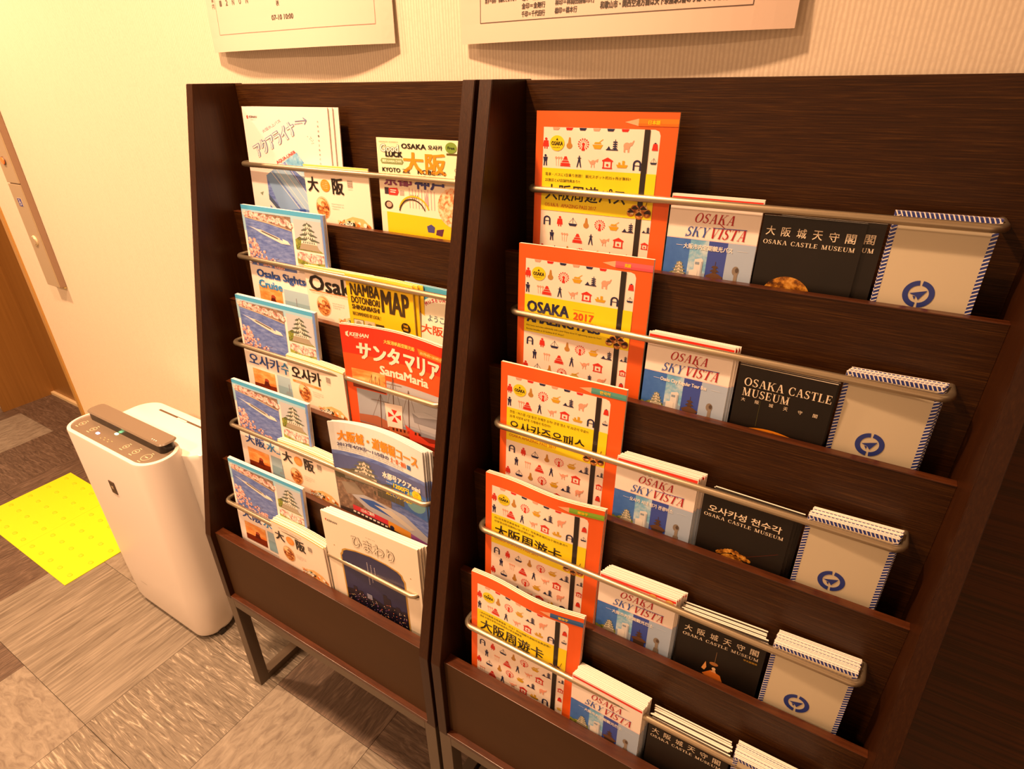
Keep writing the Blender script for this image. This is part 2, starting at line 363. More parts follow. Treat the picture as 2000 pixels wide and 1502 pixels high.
# raised yellow tactile paving, two plates
def tactile():
    bm = bmesh.new(); bm_box(bm, 0, .3045, 0, .2975, 0, .003, .0008); return from_bm('plate', bm, yellow_m)
def dome():
    bm = bmesh.new(); loft(bm, [(rrect(0, 0, .0095, .0065, .0064, 5), 0), (rrect(0, 0, .0085, .0055, .0054, 5), .002), (rrect(0, 0, .005, .003, .0029, 5), .003)], (False, True)); return from_bm('dome', bm, dome_m, True)
pm, dm = tactile(), dome()
for n, (px, lab) in enumerate(((-1.367, 'yellow tactile paving plate nearer the elevator door'), (-1.0618, 'yellow tactile paving plate beside the white air purifier'))):
    r = empty('tactile_plate', (px, -.578, .0002), lab, 'paving', 'yellow tactile paving plates')
    link('plate', pm, r)
    for a in range(5):
        for b in range(5): link('dome', dm, r, (.031+.0607*a, .0285+.0600*b, .003))

# ------------------------------------------------------------------ brochure racks
YK = [-(.2652+.0509*k) for k in range(5)]
TK = [1.1121, .9541, .7961, .6381, .4835]
SHELF = [.993, .835, .679, .521, .369]
PT = .010
def rack(x0, x1, label):
    R = empty('brochure_rack', ((x0+x1)/2, -.35, 0), label, 'rack'); inv = Matrix.Translation((-(x0+x1)/2, .35, 0))
    def part(name, bm, m, smooth=False, parent=None):
        me = from_bm(name, bm, m, smooth)
        if parent is None: me.transform(inv)
        return link(name, me, R)
    t = .0187; a, b = x0+t, x1-t
    prof = [(-.2876, 1.3257), (-.4884, .4812), (-.4884, .2984), (-.1905, .2984), (-.1905, 1.3257)]
    for s0 in (x0, b):
        bm = bmesh.new(); prism_yz(bm, prof, s0, s0+t, .0007); part('side_panel', bm, wood_v)
    bm = bmesh.new(); bm_box(bm, a, b, -.2059, -.1925, SHELF[0]-.012, 1.3245, .0006); part('back_panel', bm, wood_h)
    for k in range(4):
        bm = bmesh.new(); bm_box(bm, a, b, YK[k], YK[k]+PT, SHELF[k+1]-.012, TK[k]-.0015, .0005); part('tier_panel', bm, wood_h)
        bm = bmesh.new(); bm_box(bm, a, b, YK[k]-.0006, YK[k]+PT+.0004, TK[k]-.0015, TK[k], .0004); part('edge_strip', bm, wood_edge)
        bm = bmesh.new(); bm_box(bm, a, b, YK[k]+PT, (YK[k-1] if k else -.2059), SHELF[k]-.012, SHELF[k]); part('shelf_board', bm, wood_h)
    bm = bmesh.new(); bm_box(bm, a, b, -.4779, -.4595, .306, .482, .0006); part('front_panel', bm, wood_front)
    bm = bmesh.new(); bm_box(bm, a, b, -.4781, -.4590, .482, .4835, .0004); part('edge_strip', bm, wood_edge)
    bm = bmesh.new(); bm_box(bm, a, b, -.4595, YK[3], SHELF[4]-.012, SHELF[4]); part('shelf_board', bm, wood_h)
    bm = bmesh.new(); bm_box(bm, a, b, -.4884, -.1925, .2984, .306, .0006); part('bottom_board', bm, wood_edge)
    # rods: bent at both ends back into the tier behind
    for k in range(5):
        y, z = YK[k]+.018, TK[k]+(.083 if k < 4 else .0835); yb = YK[k]+.0509 if k else -.2059; rr = .013; P = []
        if k == 4: z = .5625
        l, r_ = a+.027, b-.027
        P.append((l, yb, z)); 
        for q in range(7):
            an = math.pi/2*q/6; P.append((l+rr-rr*math.cos(an), y+rr-rr*math.sin(an), z))
        for q in range(7):
            an = math.pi/2*q/6; P.append((r_-rr+rr*math.sin(an), y+rr-rr*math.cos(an), z))
        P.append((r_, yb, z))
        bm = bmesh.new(); tube(bm, P, .0044, 14); part('retaining_rod', bm, metal_rod, True)
    # steel stand
    for xx in (x0+.001, x1-.026):
        bm = bmesh.new(); bm_box(bm, xx, xx+.025, -.4884, -.4634, 0, .2984, .001); part('leg', bm, metal_leg)
        bm = bmesh.new(); bm_box(bm, xx, xx+.025, -.2184, -.1934, 0, .2984, .001); part('leg', bm, metal_leg)
        bm = bmesh.new(); bm_box(bm, xx, xx+.025, -.4634, -.2184, 0, .02, .001); part('foot_rail', bm, metal_leg)
    for y0 in (-.4884, -.2184):
        bm = bmesh.new(); bm_box(bm, x0+.026, x1-.026, y0, y0+.022, .2764, .2984, .001); part('stand_rail', bm, metal_leg)
    return R
rack(0, .5984, 'narrow dark wood brochure rack nearer the air purifier, holding large photo brochures')
rack(.6052, 1.2116, 'dark wood brochure rack at the right, with orange booklets in its left column')

# ------------------------------------------------------------------ print designs
def castle(A, u, v, w, h, L=3, wall=None, roof=None):
    wall = wall or C('e9e6dc'); roof = roof or C('5f6a60')
    n = 4
    for i in range(n):
        k0 = .34+.15*i; y0 = v+h*(.10+.175*i); y1 = y0+h*.175
        A.poly([(u-w*k0*.44, y0), (u+w*k0*.44, y0), (u+w*k0*.5, y1), (u-w*k0*.5, y1)], wall, L)
        A.poly([(u-w*k0*.34, y0-h*.045), (u+w*k0*.34, y0-h*.045), (u+w*k0*.66, y0+h*.03), (u+w*k0*.60, y0+h*.045), (u-w*k0*.60, y0+h*.045), (u-w*k0*.66, y0+h*.03)], roof, L+1)
        A.poly([(u-w*k0*.18, y0+h*.04), (u, y0-h*.05), (u+w*k0*.18, y0+h*.04)], wall, L+2)
        for q in range(3+i): A.rect(u+w*k0*(-.38+.76*(q+.5)/(3+i))-w*.02, y0+h*.075, u+w*k0*(-.38+.76*(q+.5)/(3+i))+w*.02, y0+h*.125, C('4b4a48'), L+2)
    A.poly([(u-w*.06, v+h*.06), (u, v), (u+w*.06, v+h*.06)], roof, L+1)
    A.poly([(u-w*.36, v+h*.78), (u+w*.36, v+h*.78), (u+w*.5, v+h), (u-w*.5, v+h)], C('a79e8c'), L)
def pagoda(A, u, v, w, h, m, L=3):
    for i in range(4):
        y = v+h*(.25+.18*i); k = .5+.14*i
        A.poly([(u-w*k*.3, y-h*.05), (u+w*k*.3, y-h*.05), (u+w*k*.5, y+h*.04), (u-w*k*.5, y+h*.04)], m, L)
        A.rect(u-w*k*.22, y, u+w*k*.22, y+h*.15, m, L)
    A.rect(u-w*.02, v, u+w*.02, v+h*.25, m, L)
def icon(A, k, u, v, s, L=4):
    """little travel icons of the booklet pattern, in a box of side s centred on (u, v)"""
    s *= 1.1
    R_, N_, Y_, T_, P_ = C('d9301f'), C('23264f'), C('d8a91e'), C('c08a3c'), C('f2a98e')
    c = lambda x, y, r, m, n=12: A.circ(u+x*s, v+y*s, r*s, m, L, n)
    p = lambda pts, m: A.poly([(u+x*s, v+y*s) for x, y in pts], m, L)
    if k == 0:                                      # red kimono
        p([(-.2, -.2), (.2, -.2), (.26, .3), (-.26, .3)], R_); c(0, -.32, .11, R_); p([(-.14, .3), (-.05, .3), (-.05, .48), (-.14, .48)], R_); p([(.05, .3), (.14, .3), (.14, .48), (.05, .48)], R_)
    elif k == 1: c(0, .16, .24, T_); p([(-.06, -.48), (.06, -.48), (.14, .05), (-.14, .05)], T_)
    elif k == 2:                                    # big wheel
        for i in range(14):
            a = i*2*math.pi/14; A.circ(u+.4*s*math.cos(a), v+.4*s*math.sin(a), .06*s, R_, L, 6); A.line((u+.2*s*math.cos(a), v+.2*s*math.sin(a)), (u+.34*s*math.cos(a), v+.34*s*math.sin(a)), .03*s, R_, L)
        c(0, 0, .12, R_); p([(-.04, 0), (.04, 0), (.12, .5), (-.12, .5)], R_)
    elif k == 3: p([(-.42, 0), (.42, 0), (.24, .32), (-.24, .32)], Y_); p([(-.3, -.06), (.3, -.06), (.2, -.2), (-.2, -.2)], Y_); A.line((u, v-.1*s), (u+.4*s, v-.42*s), .05*s, Y_, L)
    elif k == 4:
        p([(-.46, .3), (.46, .3), (.46, .38), (-.46, .38)], N_); p([(-.4, .3), (-.1, .3), (-.25, .05)], N_)
        for i in range(4): p([(.08-.0*i, -.3+.16*i), (.36, -.3+.16*i), (.4, -.2+.16*i), (.04, -.2+.16*i)], N_)
        p([(.2, -.45), (.24, -.45), (.27, .3), (.17, .3)], N_)
    elif k == 5: c(-.02, .0, .26, P_); c(.26, -.14, .13, P_); p([(.3, -.2), (.46, -.44), (.5, -.4), (.38, -.08)], P_); p([(-.24, .1), (-.12, .1), (-.12, .46), (-.24, .46)], P_); p([(.06, .1), (.18, .1), (.18, .46), (.06, .46)], P_)
    elif k == 6: p([(-.22, -.36), (.22, -.36), (.34, .4), (-.34, .4)], R_); p([(-.1, -.48), (.1, -.48), (.12, -.36), (-.12, -.36)], N_)
    elif k == 7: c(0, -.36, .1, N_); p([(-.2, -.24), (.2, -.24), (.14, .1), (-.14, .1)], N_); p([(-.13, .1), (-.02, .1), (-.06, .48), (-.16, .48)], N_); p([(.02, .1), (.13, .1), (.16, .48), (.06, .48)], N_)
    elif k == 8:
        for x in (-.22, 0, .22): c(x, -.22, .1, P_, 8); A.line((u+x*s, v-.12*s), (u+x*s*.8, v+.45*s), .025*s, P_, L)
    elif k == 9:
        for i in range(3): p([(-.14-.1*i, -.22+.2*i), (.14+.1*i, -.22+.2*i), (.22+.12*i, -.08+.2*i), (-.22-.12*i, -.08+.2*i)], R_)
        p([(-.4, .36), (.4, .36), (.46, .46), (-.46, .46)], R_); p([(-.1, -.36), (.1, -.36), (.14, -.2), (-.14, -.2)], R_); p([(-.3, .2), (.3, .2), (.32, .36), (-.32, .36)], R_)
    elif k == 10: p([(-.03, -.48), (.03, -.48), (.2, .48), (.12, .48), (0, .0), (-.12, .48), (-.2, .48)], N_); A.rect(u-.16*s, v-.3*s, u+.16*s, v-.24*s, N_, L)
    elif k == 11: c(0, 0, .18, P_); p([(.1, -.1), (.42, -.3), (.36, -.02)], P_); p([(-.1, 0), (-.44, -.2), (-.2, .2)], P_); A.line((u-.08*s, v+.1*s), (u-.14*s, v+.42*s), .06*s, P_, L); A.line((u+.08*s, v+.1*s), (u+.12*s, v+.42*s), .06*s, P_, L)
    elif k == 12: p([(-.44, -.2), (0, -.44), (.44, -.2), (.44, -.12), (-.44, -.12)], R_); p([(-.36, -.12), (-.26, -.12), (-.26, .4), (-.36, .4)], R_); p([(.26, -.12), (.36, -.12), (.36, .4), (.26, .4)], R_); p([(-.4, .36), (.4, .36), (.4, .46), (-.4, .46)], R_); c(0, .16, .1, R_)
    elif k == 13: p([(-.46, .08), (.46, .08), (.34, .32), (-.34, .32)], Y_); p([(-.3, -.1), (-.14, -.1), (-.14, .06), (-.3, .06)], Y_); p([(.0, -.24), (.2, -.24), (.2, .06), (.0, .06)], Y_)
    elif k == 14: A.ring(u, v-.04*s, .32*s, .14*s, N_, L, 180, 360, 8); A.rect(u-.32*s, v-.04*s, u-.18*s, v+.46*s, N_, L); A.rect(u+.18*s, v-.04*s, u+.32*s, v+.46*s, N_, L); A.rect(u-.18*s, v+.06*s, u+.18*s, v+.12*s, N_, L)
    elif k == 15: p([(-.4, .12), (.4, .12), (.26, .34), (-.28, .34)], N_); A.line((u, v+.1*s), (u, v-.42*s), .03*s, N_, L); A.line((u, v-.36*s), (u-.34*s, v+.08*s), .025*s, N_, L); A.line((u, v-.36*s), (u+.34*s, v+.08*s), .025*s, N_, L)
def pass_art(lang):
    A = Art(185, 297, C('ee6422'), 1, .89); A.rect(0, 0, 185, 340, C('ee6422'), 1)
    A.poly([(11, 21), (158, 21), (163, 23), (165, 28), (165, 322), (11, 322)], C('fff0e4'), 2)
    seq = [0, 1, 2, 3, 4, 5, 6], [7, 8, 9, 10, 11, 12, 13, 14], [14, 0, 15, 1, 2, 3, 4], [7, 8, 9, 10, 11, 12, 15], [0, 15, 1, 2, 3, 4, 5], [8, 9, 10, 11, 12, 13, 14]
    def row(ks, v, shift, s=15):
        for i, k in enumerate(ks):
            u = 17+shift+19.2*i
            if u < 143: icon(A, k, u, v, s, 4)
            elif u > 156: pass
    top = [9, 13, 7, 8, 12, 10]
    for i, k in enumerate(top):                       # row cut by the frame's upper edge
        B = 24+18.5*i; A.poly([(B, 21.2), (B+10, 21.2), (B+8, 24.5), (B+1, 24.5)], (RED if i % 2 else NAVY) if i % 3 else C('f2a98e'), 4)
    row([0], 42, -2); row([1, 2, 3, 4, 5, 6], 42, 31.5, 15.5)
    row([7, 8], 65, -2); row([9, 10, 11, 12, 13, 14], 65, 27, 15)
    A.circ(31, 42, 10.4, C('f4dc1c'), 5, 28)
    A.text('OSAKA', 23, 39.5, 16, 5.2, BLACK, 7, .35); A.poly([(31, 35), (32.6, 38), (29.4, 38)], BLACK, 7); A.squiggle(25, 47, 12, 1.3, BLACK, 7, 2.2)
    A.rect(11, 76, 165, 136, C('fbe41a'), 5)
    for j, v in enumerate((150, 172, 194, 216, 238, 260, 282, 304)):
        row(seq[(j+2) % 6], v, (4, 12, -2)[j % 3], 15)
    for v, k in ((42, 6), (60, 15), (150, 4), (172, 12), (194, 6), (216, 3), (238, 4), (262, 1)): icon(A, k, 160, v, 10, 4)
    A.rect(145.5, 21, 152.5, 322, C('2a2320'), 6)     # printed elastic strap
    for u, v in ((138, 127), (149, 130), (159, 127), (143, 122), (154, 122)):
        A.circ(u, v+1.5, 5.2, C('b9701e'), 7, 14); A.circ(u, v, 5, food, 8, 14); A.poly([(u-4.5, v), (u, v-4), (u+4.5, v), (u+3, v+1), (u-3, v+1.5)], C('2a1408'), 9)
    A.line((156, 119), (159, 108), .8, C('7a4a1c'), 8)
    pc = {'ja': 'f2861c', 'en': 'f26a78', 'ko': '5fa8a0', 'zhs': '8fbf3c', 'zht': '3f6fae'}[lang]
    A.poly([(120, 12.5), (137, 8), (137, 17)], C('f6b88e'), 3); A.rect(137, 8, 185, 17, C(pc), 3); A.rect(137, 13.8, 185, 17, C({'ja': 'ee7414', 'en': 'e85568', 'ko': '4f9890', 'zhs': '7fae2e', 'zht': '34609c'}[lang]), 4)
    A.text({'ja': '日本語', 'en': '英語', 'ko': '한국어', 'zhs': '簡体字', 'zht': '繁体字'}[lang], 149, 9.8, 14 if lang not in ('en',) else 8, 5, C('f8d414'), 6, .4)
    if lang == 'ja':
        A.text('電車・バスに1日乗り放題！ 観光スポット約35ヶ所が無料!!', 16, 82, 118, 4.6, BLACK, 7); A.text('25施設と67店舗特典あり!!', 16, 90, 50, 4.6, BLACK, 7)
        A.text('大阪周遊パス', 17, 98, 112, 22, BLACK, 7, .5); A.serif('OSAKA', 17, 125, 20, 5, C('c8501c'), 7); A.text('AMAZING PASS 2017', 41, 125, 50, 5, C('c8501c'), 7)
    elif lang == 'en':
        A.text('OSAKA', 15, 85, 62, 17, NAVY, 7, 1.7); A.text('2017', 85, 92, 28, 10.5, C('e0571c'), 7, 1); A.rect(84, 88, 114, 88.5, C('e0571c'), 7); A.rect(84, 105, 114, 105.5, C('e0571c'), 7)
        A.text('AMAZING PASS', 15, 106, 108, 13, NAVY, 7, 1.6)
        A.text('Ride buses and trains unlimitedly with a pass! Enjoy about 35 sightseeing spots for free!!', 15, 124, 112, 3.4, C('5a4a1c'), 7); A.text('Receive benefits at 25 facilities & 67 shops!!', 15, 130, 58, 3.4, C('5a4a1c'), 7)
    elif lang == 'ko':
        A.text('전철・버스를 1일 동안 무제한 승차! 관광 명소 약 35곳이 무료!!!', 16, 80, 122, 5, BLACK, 7); A.text('25개 시설과 67개 가게에서 특전이!!', 16, 88, 66, 5, BLACK, 7)
        A.text('오사카주유패스', 16, 97, 118, 20, BLACK, 7, .6); A.text('OSAKA AMAZING PASS 2017', 16, 123, 76, 5, C('c8501c'), 7)
    elif lang == 'zhs':
        A.text('均1日无限次乘坐电车・巴士！可免费参观约35个观光景点!!!', 16, 80, 122, 4.4, BLACK, 7); A.text('可享受25所设施和67家店铺的优惠！', 16, 87, 70, 4.4, BLACK, 7)
        A.text('大阪周游卡', 17, 95, 112, 24, BLACK, 7, .9); A.text('OSAKA AMAZING PASS 2017', 17, 123, 76, 4.6, C('c8501c'), 7)
    else:
        A.text('1天內可無限次搭乘電車・巴士！約35個觀光景點可免費遊覽!!', 16, 80, 124, 4.4, BLACK, 7); A.text('憑此卡還可享受25所設施及67家店鋪優惠', 16, 87, 76, 4.4, BLACK, 7)
        A.text('大阪周遊卡', 17, 95, 112, 24, BLACK, 7, .9); A.text('OSAKA AMAZING PASS 2017', 17, 123, 84, 5, C('c8501c'), 7)
    return A
def sky_art(tier):
    A = Art(105, 210, C('fdf4ef')); A.rect(0, 0, 105, 210, C('fdf4ef'), 1)
    A.rect(1, 3, 104, 6.5, C('e83020'), 2)
    if tier >= 3: A.text({3: '그 출 고 랴 면 버스', 4: '發現繽紛大阪巴士', 5: '發現繽紛大阪巴士'}[tier], 36, 14, 42, 3.6, C('6a6460'), 4)
    oy = 20
    A.serif('OSAKA', 30, oy, 46, 11, C('b8202c'), 4, .28); A.line((60, oy+10), (67, oy+15), .9, C('b8202c'), 4)
    A.serif('SKY', 22, oy+16, 26, 11.5, C('3a58b0'), 4, .28); A.serif('VISTA', 50, oy+15, 41, 12.5, C('b8202c'), 4, .28)
    A.line((22, oy+28), (28, oy+26), .8, C('3a58b0'), 4); A.line((54, oy+15.6), (92, oy+14.6), .8, C('3a58b0'), 4)
    y0 = 51
    A.rect(0, y0, 105, 210, skyblue, 2); A.poly([(30, y0), (52, y0), (52, 210), (30, 210)], cloudy, 3); A.rect(52, y0, 74, 210, C('3f55b4'), 3); A.rect(74, y0, 105, 210, C('aec4e4'), 3)
    A.rect(0, y0-1.2, 105, y0, C('f8d8dc'), 3)
    A.rect(13, 58.7, 21, 59.1, WHITE, 5); A.rect(85, 58.7, 97, 59.1, C('dfe6f2'), 5)
    A.text({1: '大阪市内定期観光バス', 2: 'Osaka City Regular Tour Bus', 3: '오사카 시내 정기 관광버스', 4: '大阪市內定期觀光巴士', 5: '大阪市內定期觀光巴士'}[tier], 22, 56, 58, 6.2, WHITE, 6, .3)
    for i in range(14): A.circ(2+i*2.1, 97+math.sin(i)*1.5, 3, green_p, 4, 9)
    A.rect(0, 97, 30, 210, green_p, 3.5)
    castle(A, 20, 78, 19, 22, 5, C('f3ecd8'), C('8d9480'))
    A.rect(30, 90, 52, 210, C('9fb2cc'), 4); A.poly([(38, 74), (46, 72), (48, 74), (48, 120), (38, 120)], C('e4e6ea'), 5); A.rect(39, 77, 44, 80, C('90a4bc'), 6); A.poly([(33, 88), (40, 86), (43, 88), (43, 120), (33, 120)], C('f1efee'), 6)
    A.rect(46, 76, 48, 120, C('b4bccb'), 6)
    pagoda(A, 63, 74, 17, 26, C('59402f'), 5); A.poly([(53, 92), (60, 88), (67, 88), (74, 92), (72, 95), (55, 95)], C('6b4a36'), 6); A.rect(56, 95, 71, 210, C('4a372c'), 5)
    A.circ(87, 82, 4, C('8e8378'), 5, 12, 5.5); A.rect(86, 85, 90, 96, C('9a8d80'), 5); A.poly([(85, 95), (91, 95), (94, 120), (82, 120)], C('86796c'), 5); A.circ(88.5, 81, 2, C('5c5048'), 6, 8, 3)
    if tier == 4:
        for u in (74, 96): A.circ(u, 10, 6, C('e0b868'), 5, 14); A.rect(u-4, 9, u+4, 12, C('b07c30'), 6)
    return A
def blk_art(tier):
    A = Art(102, 195, darkbg); A.rect(0, 0, 102, 195, darkbg, 1); w = C('f0e2cc'); K = '大阪城天守閣'
    if tier == 2:
        A.serif('OSAKA', 8, 14, 43, 10, w); A.serif('CASTLE', 56, 14, 44, 10, w); A.serif('MUSEUM', 8, 27, 51, 10, w)
        for i, ch in enumerate(K): A.text(ch, 8+15.5*i, 40, 4.6, 4.6, w)
        A.poly([(20, 80)]+[(20+58*i/10, 80-5.5*math.sin(math.pi*(.1+.9*i/10))) for i in range(11)]+[(80, 86), (60, 82), (36, 83)], C('e08a1c'), 3)
        A.poly([(40, 79), (50, 77), (62, 81), (48, 83)], food, 4); A.rect(29, 40, 29.5, 74, C('4c4a24'), 3)
    else:
        if tier == 3: A.text('오사카성 천수각', 8, 13, 84, 10, w, 6, .35)
        else:
            for i, ch in enumerate(K): A.text(ch, 5+16*i, 11+.2*i, 9.5, 10, w, 6, .15)
        y = 26 if tier < 4 else 25
        A.serif('OSAKA', 4, y, 25, 4.6, w); A.serif('CASTLE', 33, y, 27, 4.6, w); A.serif('MUSEUM', 64, y, 32, 4.6, w)
        if tier == 1: A.circ(38, 92, 27, gold_p, 3, 40); A.circ(38, 92, 25.6, gold_p, 4, 40)
        if tier == 3:
            for i in range(26): A.circ(28+i*1.5, 78-8*math.sin(math.pi*i/26)+random.random()*4, 2.4, gold_p, 3, 7)
            A.rect(20, 76, 76, 95, darkbg, 2); A.circ(46, 84, 14, gold_p, 3, 20, 8); A.line((62, 72), (95, 52), .4, C('6a2c1c'), 3)
        if tier == 4:
            A.circ(48, 62, 5.5, C('a8703c'), 3, 14, 3); A.rect(48.5, 40, 49, 62, C('8a6a48'), 3); A.poly([(34, 76), (38, 62), (40, 72), (38, 78)], C('dfa060'), 3)
            A.poly([(36, 84), (46, 74), (58, 78), (62, 88), (40, 88)], C('d8782c'), 4); A.circ(49, 70, 2.4, C('e8c49a'), 5); A.poly([(46, 76), (50, 69), (53, 77)], C('e0a878'), 4)
            A.text('中文版簡体', 80, 33, 16, 3.2, C('d8a92c'))
    return A
def pln_art():
    A = Art(88, 210, C('d2c8b0')); A.rect(0, 0, 88, 210, C('d2c8b0'), 1); b, wv = C('2c3c8c'), C('f4f0ec')
    A.rect(0, 0, 88, 5, b, 2); A.rect(0, 0, 5, 210, b, 2); A.rect(83, 0, 88, 210, b, 2)
    for i in range(22): A.poly([(i*4, 0), (i*4+1.3, 0), (i*4+3.8, 5), (i*4+2.5, 5)], wv, 3)
    for i in range(52):
        y = 4*i+4
        A.poly([(0, y+2.6), (0, y+1.3), (5, y-1.3), (5, y)], wv, 3); A.poly([(83, y+2.6), (83, y+1.3), (88, y-1.3), (88, y)], wv, 3)
    A.ring(40, 80, 14, 5, b, 3, -84, 84, 18); A.ring(40, 80, 14, 5, b, 3, 96, 264, 18)
    A.poly([(32, 80), (47, 75.5), (41, 86), (38.6, 82.4)], b, 4); A.poly([(35.4, 82.2), (38.4, 82.6), (37.6, 86)], b, 4)
    return A
def cru_art(tier):
    A = Art(212, 297, C('fdf4f0'), 1, .76); A.rect(0, 0, 212, 400, C('fdf4f0'), 1); A.rect(0, 0, 212, 10, C('4fb0e8'), 2); A.rect(0, 10, 212, 26, C('a8d6f0'), 2); A.rect(0, 26, 7, 60, C('a8d6f0'), 2); A.rect(206, 0, 212, 120, C('6a90d8'), 3)
    A.rect(7, 14, 131, 142, river, 4); A.poly([(7, 14), (131, 14), (131, 44), (70, 34), (7, 27)], bank, 5)
    for i in range(24): A.circ(9+i*5.2, 19+i*.5+3*math.sin(i*1.7), 6.5, sakura, 6, 9)
    A.poly([(7, 29), (70, 36), (131, 46), (131, 44), (70, 33), (7, 27)], C('cbb8a4'), 6)
    A.poly([(22, 50), (50, 54), (108, 72), (120, 78), (100, 78), (50, 62)], C('efe7e2'), 6); A.poly([(46, 52), (98, 66), (98, 71), (46, 57)], C('d8cdbc'), 7); A.poly([(50, 54.5), (92, 66.5), (92, 69), (50, 57)], C('4a4c5c'), 8)
    A.poly([(104, 66), (118, 70), (124, 78), (106, 75)], C('f7f1ea'), 8); A.poly([(12, 48), (30, 50), (50, 58), (34, 55)], C('c9d4ee'), 6)
    rr = random.Random(5)
    for i in range(90):
        a = rr.random(); b = rr.random()**1.6; u = 8+a*92; lim = 84+a*44
        v = 141-b*(141-lim)*(1.2-a*.5)
        A.circ(min(u, 126), min(v, 138), 1.6+3.2*rr.random()*(1-a*.45), sakura, 6+i*.02, 7)
    for i in range(20): A.circ(9+rr.random()*22, 72+rr.random()*62, 4.5, sakura, 6, 8)
    A.path([(20, 120), (50, 128), (88, 116)], .8, C('54362c'), 5)
    A.rect(138, 16, 205, 84, C('c3cbd6'), 4); A.poly([(138, 84), (138, 62), (150, 54), (170, 66), (190, 74), (205, 84)], green_p, 5); castle(A, 172, 20, 52, 62, 6)
    A.rect(138, 89, 205, 140, C('c9b8b0'), 4); A.poly([(138, 89), (205, 89), (205, 112), (138, 106)], sakura, 5); A.poly([(138, 104), (170, 112), (205, 108), (205, 124), (138, 116)], green_p, 6)
    A.poly([(138, 116), (205, 132), (205, 140), (138, 140)], C('e7d9d2'), 6); A.line((139, 118), (204, 135), 1, C('b8a9a4'), 7)
    blu, cy = C('2a52a8'), C('2f8fd8')
    if tier == 2: A.text('Osaka Sightseeing', 18, 150, 186, 24, blu, 8, 1.6); A.text('Cruise', 20, 176, 64, 19, cy, 8, 1.5)
    elif tier == 3: A.text('오사카', 12, 148, 88, 32, blu, 8, .9); A.text('수상버스', 104, 148, 100, 32, cy, 8, .9)
    else: A.text('大阪', 16, 150, 58, 26, blu, 8, 1); A.text('水上バス', 80, 150, 104, 26, cy, 8, 1)
    A.rect(18, 190, 82, 248, sunset, 4); A.poly([(18, 230), (82, 226), (82, 248), (18, 248)], C('7a2c12'), 5); A.circ(56, 216, 6, C('a8442a'), 6); A.poly([(46, 232), (50, 218), (60, 218), (66, 232)], C('5a1c10'), 6)
    A.rect(88, 188, 160, 250, C('a8c8dc'), 4); A.rect(88, 216, 160, 250, C('8fb4c8'), 5); A.line((120, 232), (120, 205), 1, C('8a7a8a'), 6); A.poly([(112, 226), (126, 224), (124, 234), (108, 234)], C('8fa4b4'), 6)
    A.rect(166, 190, 206, 250, skyp, 4)
    return A
def aqua_art():
    A = Art(212, 297, C('f6e9e8'), 1, .72); A.rect(0, 0, 212, 420, C('f6e9e8'), 1)
    A.poly([(10, 21), (14, 19), (14, 27), (11, 27)], C('c83c2c'), 3); A.text('KEIHAN', 16, 20, 22, 5, C('6a5a5c'), 3, .3, .3); A.text('京阪電車グループ', 20, 28, 14, 1.8, C('8a7a7c'), 3)
    A.text('大阪水上バス', 46, 52, 56, 7, C('b0a4b8'), 3, .2, 0, -28)
    for dx, m, b in ((0, C('7884b0'), 4.2), (1.7, C('f6e9e8'), .8)): A.text('アクアライナ', 14+dx, 88+dx*.6, 122, 30, m, 5 if dx == 0 else 6, b, 0, -29)
    A.path([(134, 30), (162, 27), (154, 22)], 1.8, C('7884b0'), 5); A.path([(162, 27), (156, 36)], 1.8, C('7884b0'), 5); A.path([(132, 36), (152, 33)], 1.2, C('7884b0'), 5)
    A.text('AQUA-LINER', 74, 121, 58, 8, C('d84a50'), 6, .6, 0, -29)
    for i, ch in enumerate('大阪城・中之島めぐり'): A.text(ch, 186-i*.2, 27+i*10, 3.6, 4.6, C('6a6468'), 4)
    rr = random.Random(2)
    for i in range(9): A.circ(160+rr.random()*14, 60+rr.random()*16, .8, C('6a7468'), 3, 5)
    A.poly([(130, 98), (166, 150), (166, 297), (44, 297), (44, 156)], river, 3); A.poly([(130, 98), (166, 148), (166, 175), (96, 120)], cloudy, 4)
    A.poly([(62, 142), (92, 122), (166, 216), (166, 270), (140, 240)], C('9cbfe4'), 5); A.poly([(44, 156), (62, 143), (150, 262), (150, 297), (80, 260)], C('7fa4d8'), 6)
    for k in range(4): A.line((58+14*k, 146-8*k), (150+8*k, 262-10*k), 1.2, C('e8e4e4'), 7)
    A.poly([(44, 200), (96, 262), (92, 276), (44, 222)], C('4a5c80'), 6); A.poly([(44, 214), (86, 262), (84, 268), (44, 226)], C('dfe4ea'), 7)
    A.poly([(96, 234), (132, 226), (166, 232), (166, 297), (92, 297), (84, 258)], C('5f84c8'), 8); A.poly([(96, 250), (160, 244), (176, 266), (166, 297), (104, 297)], C('eef0f2'), 9); A.poly([(122, 230), (138, 228), (150, 266), (134, 268)], C('2f4fa4'), 10)
    A.rect(104, 256, 118, 260, C('2a3a6a'), 10); A.rect(148, 254, 158, 258, C('2a3a6a'), 10)
    A.poly([(20, 200), (30, 196), (26, 206)], C('8a9c88'), 3)
    return A
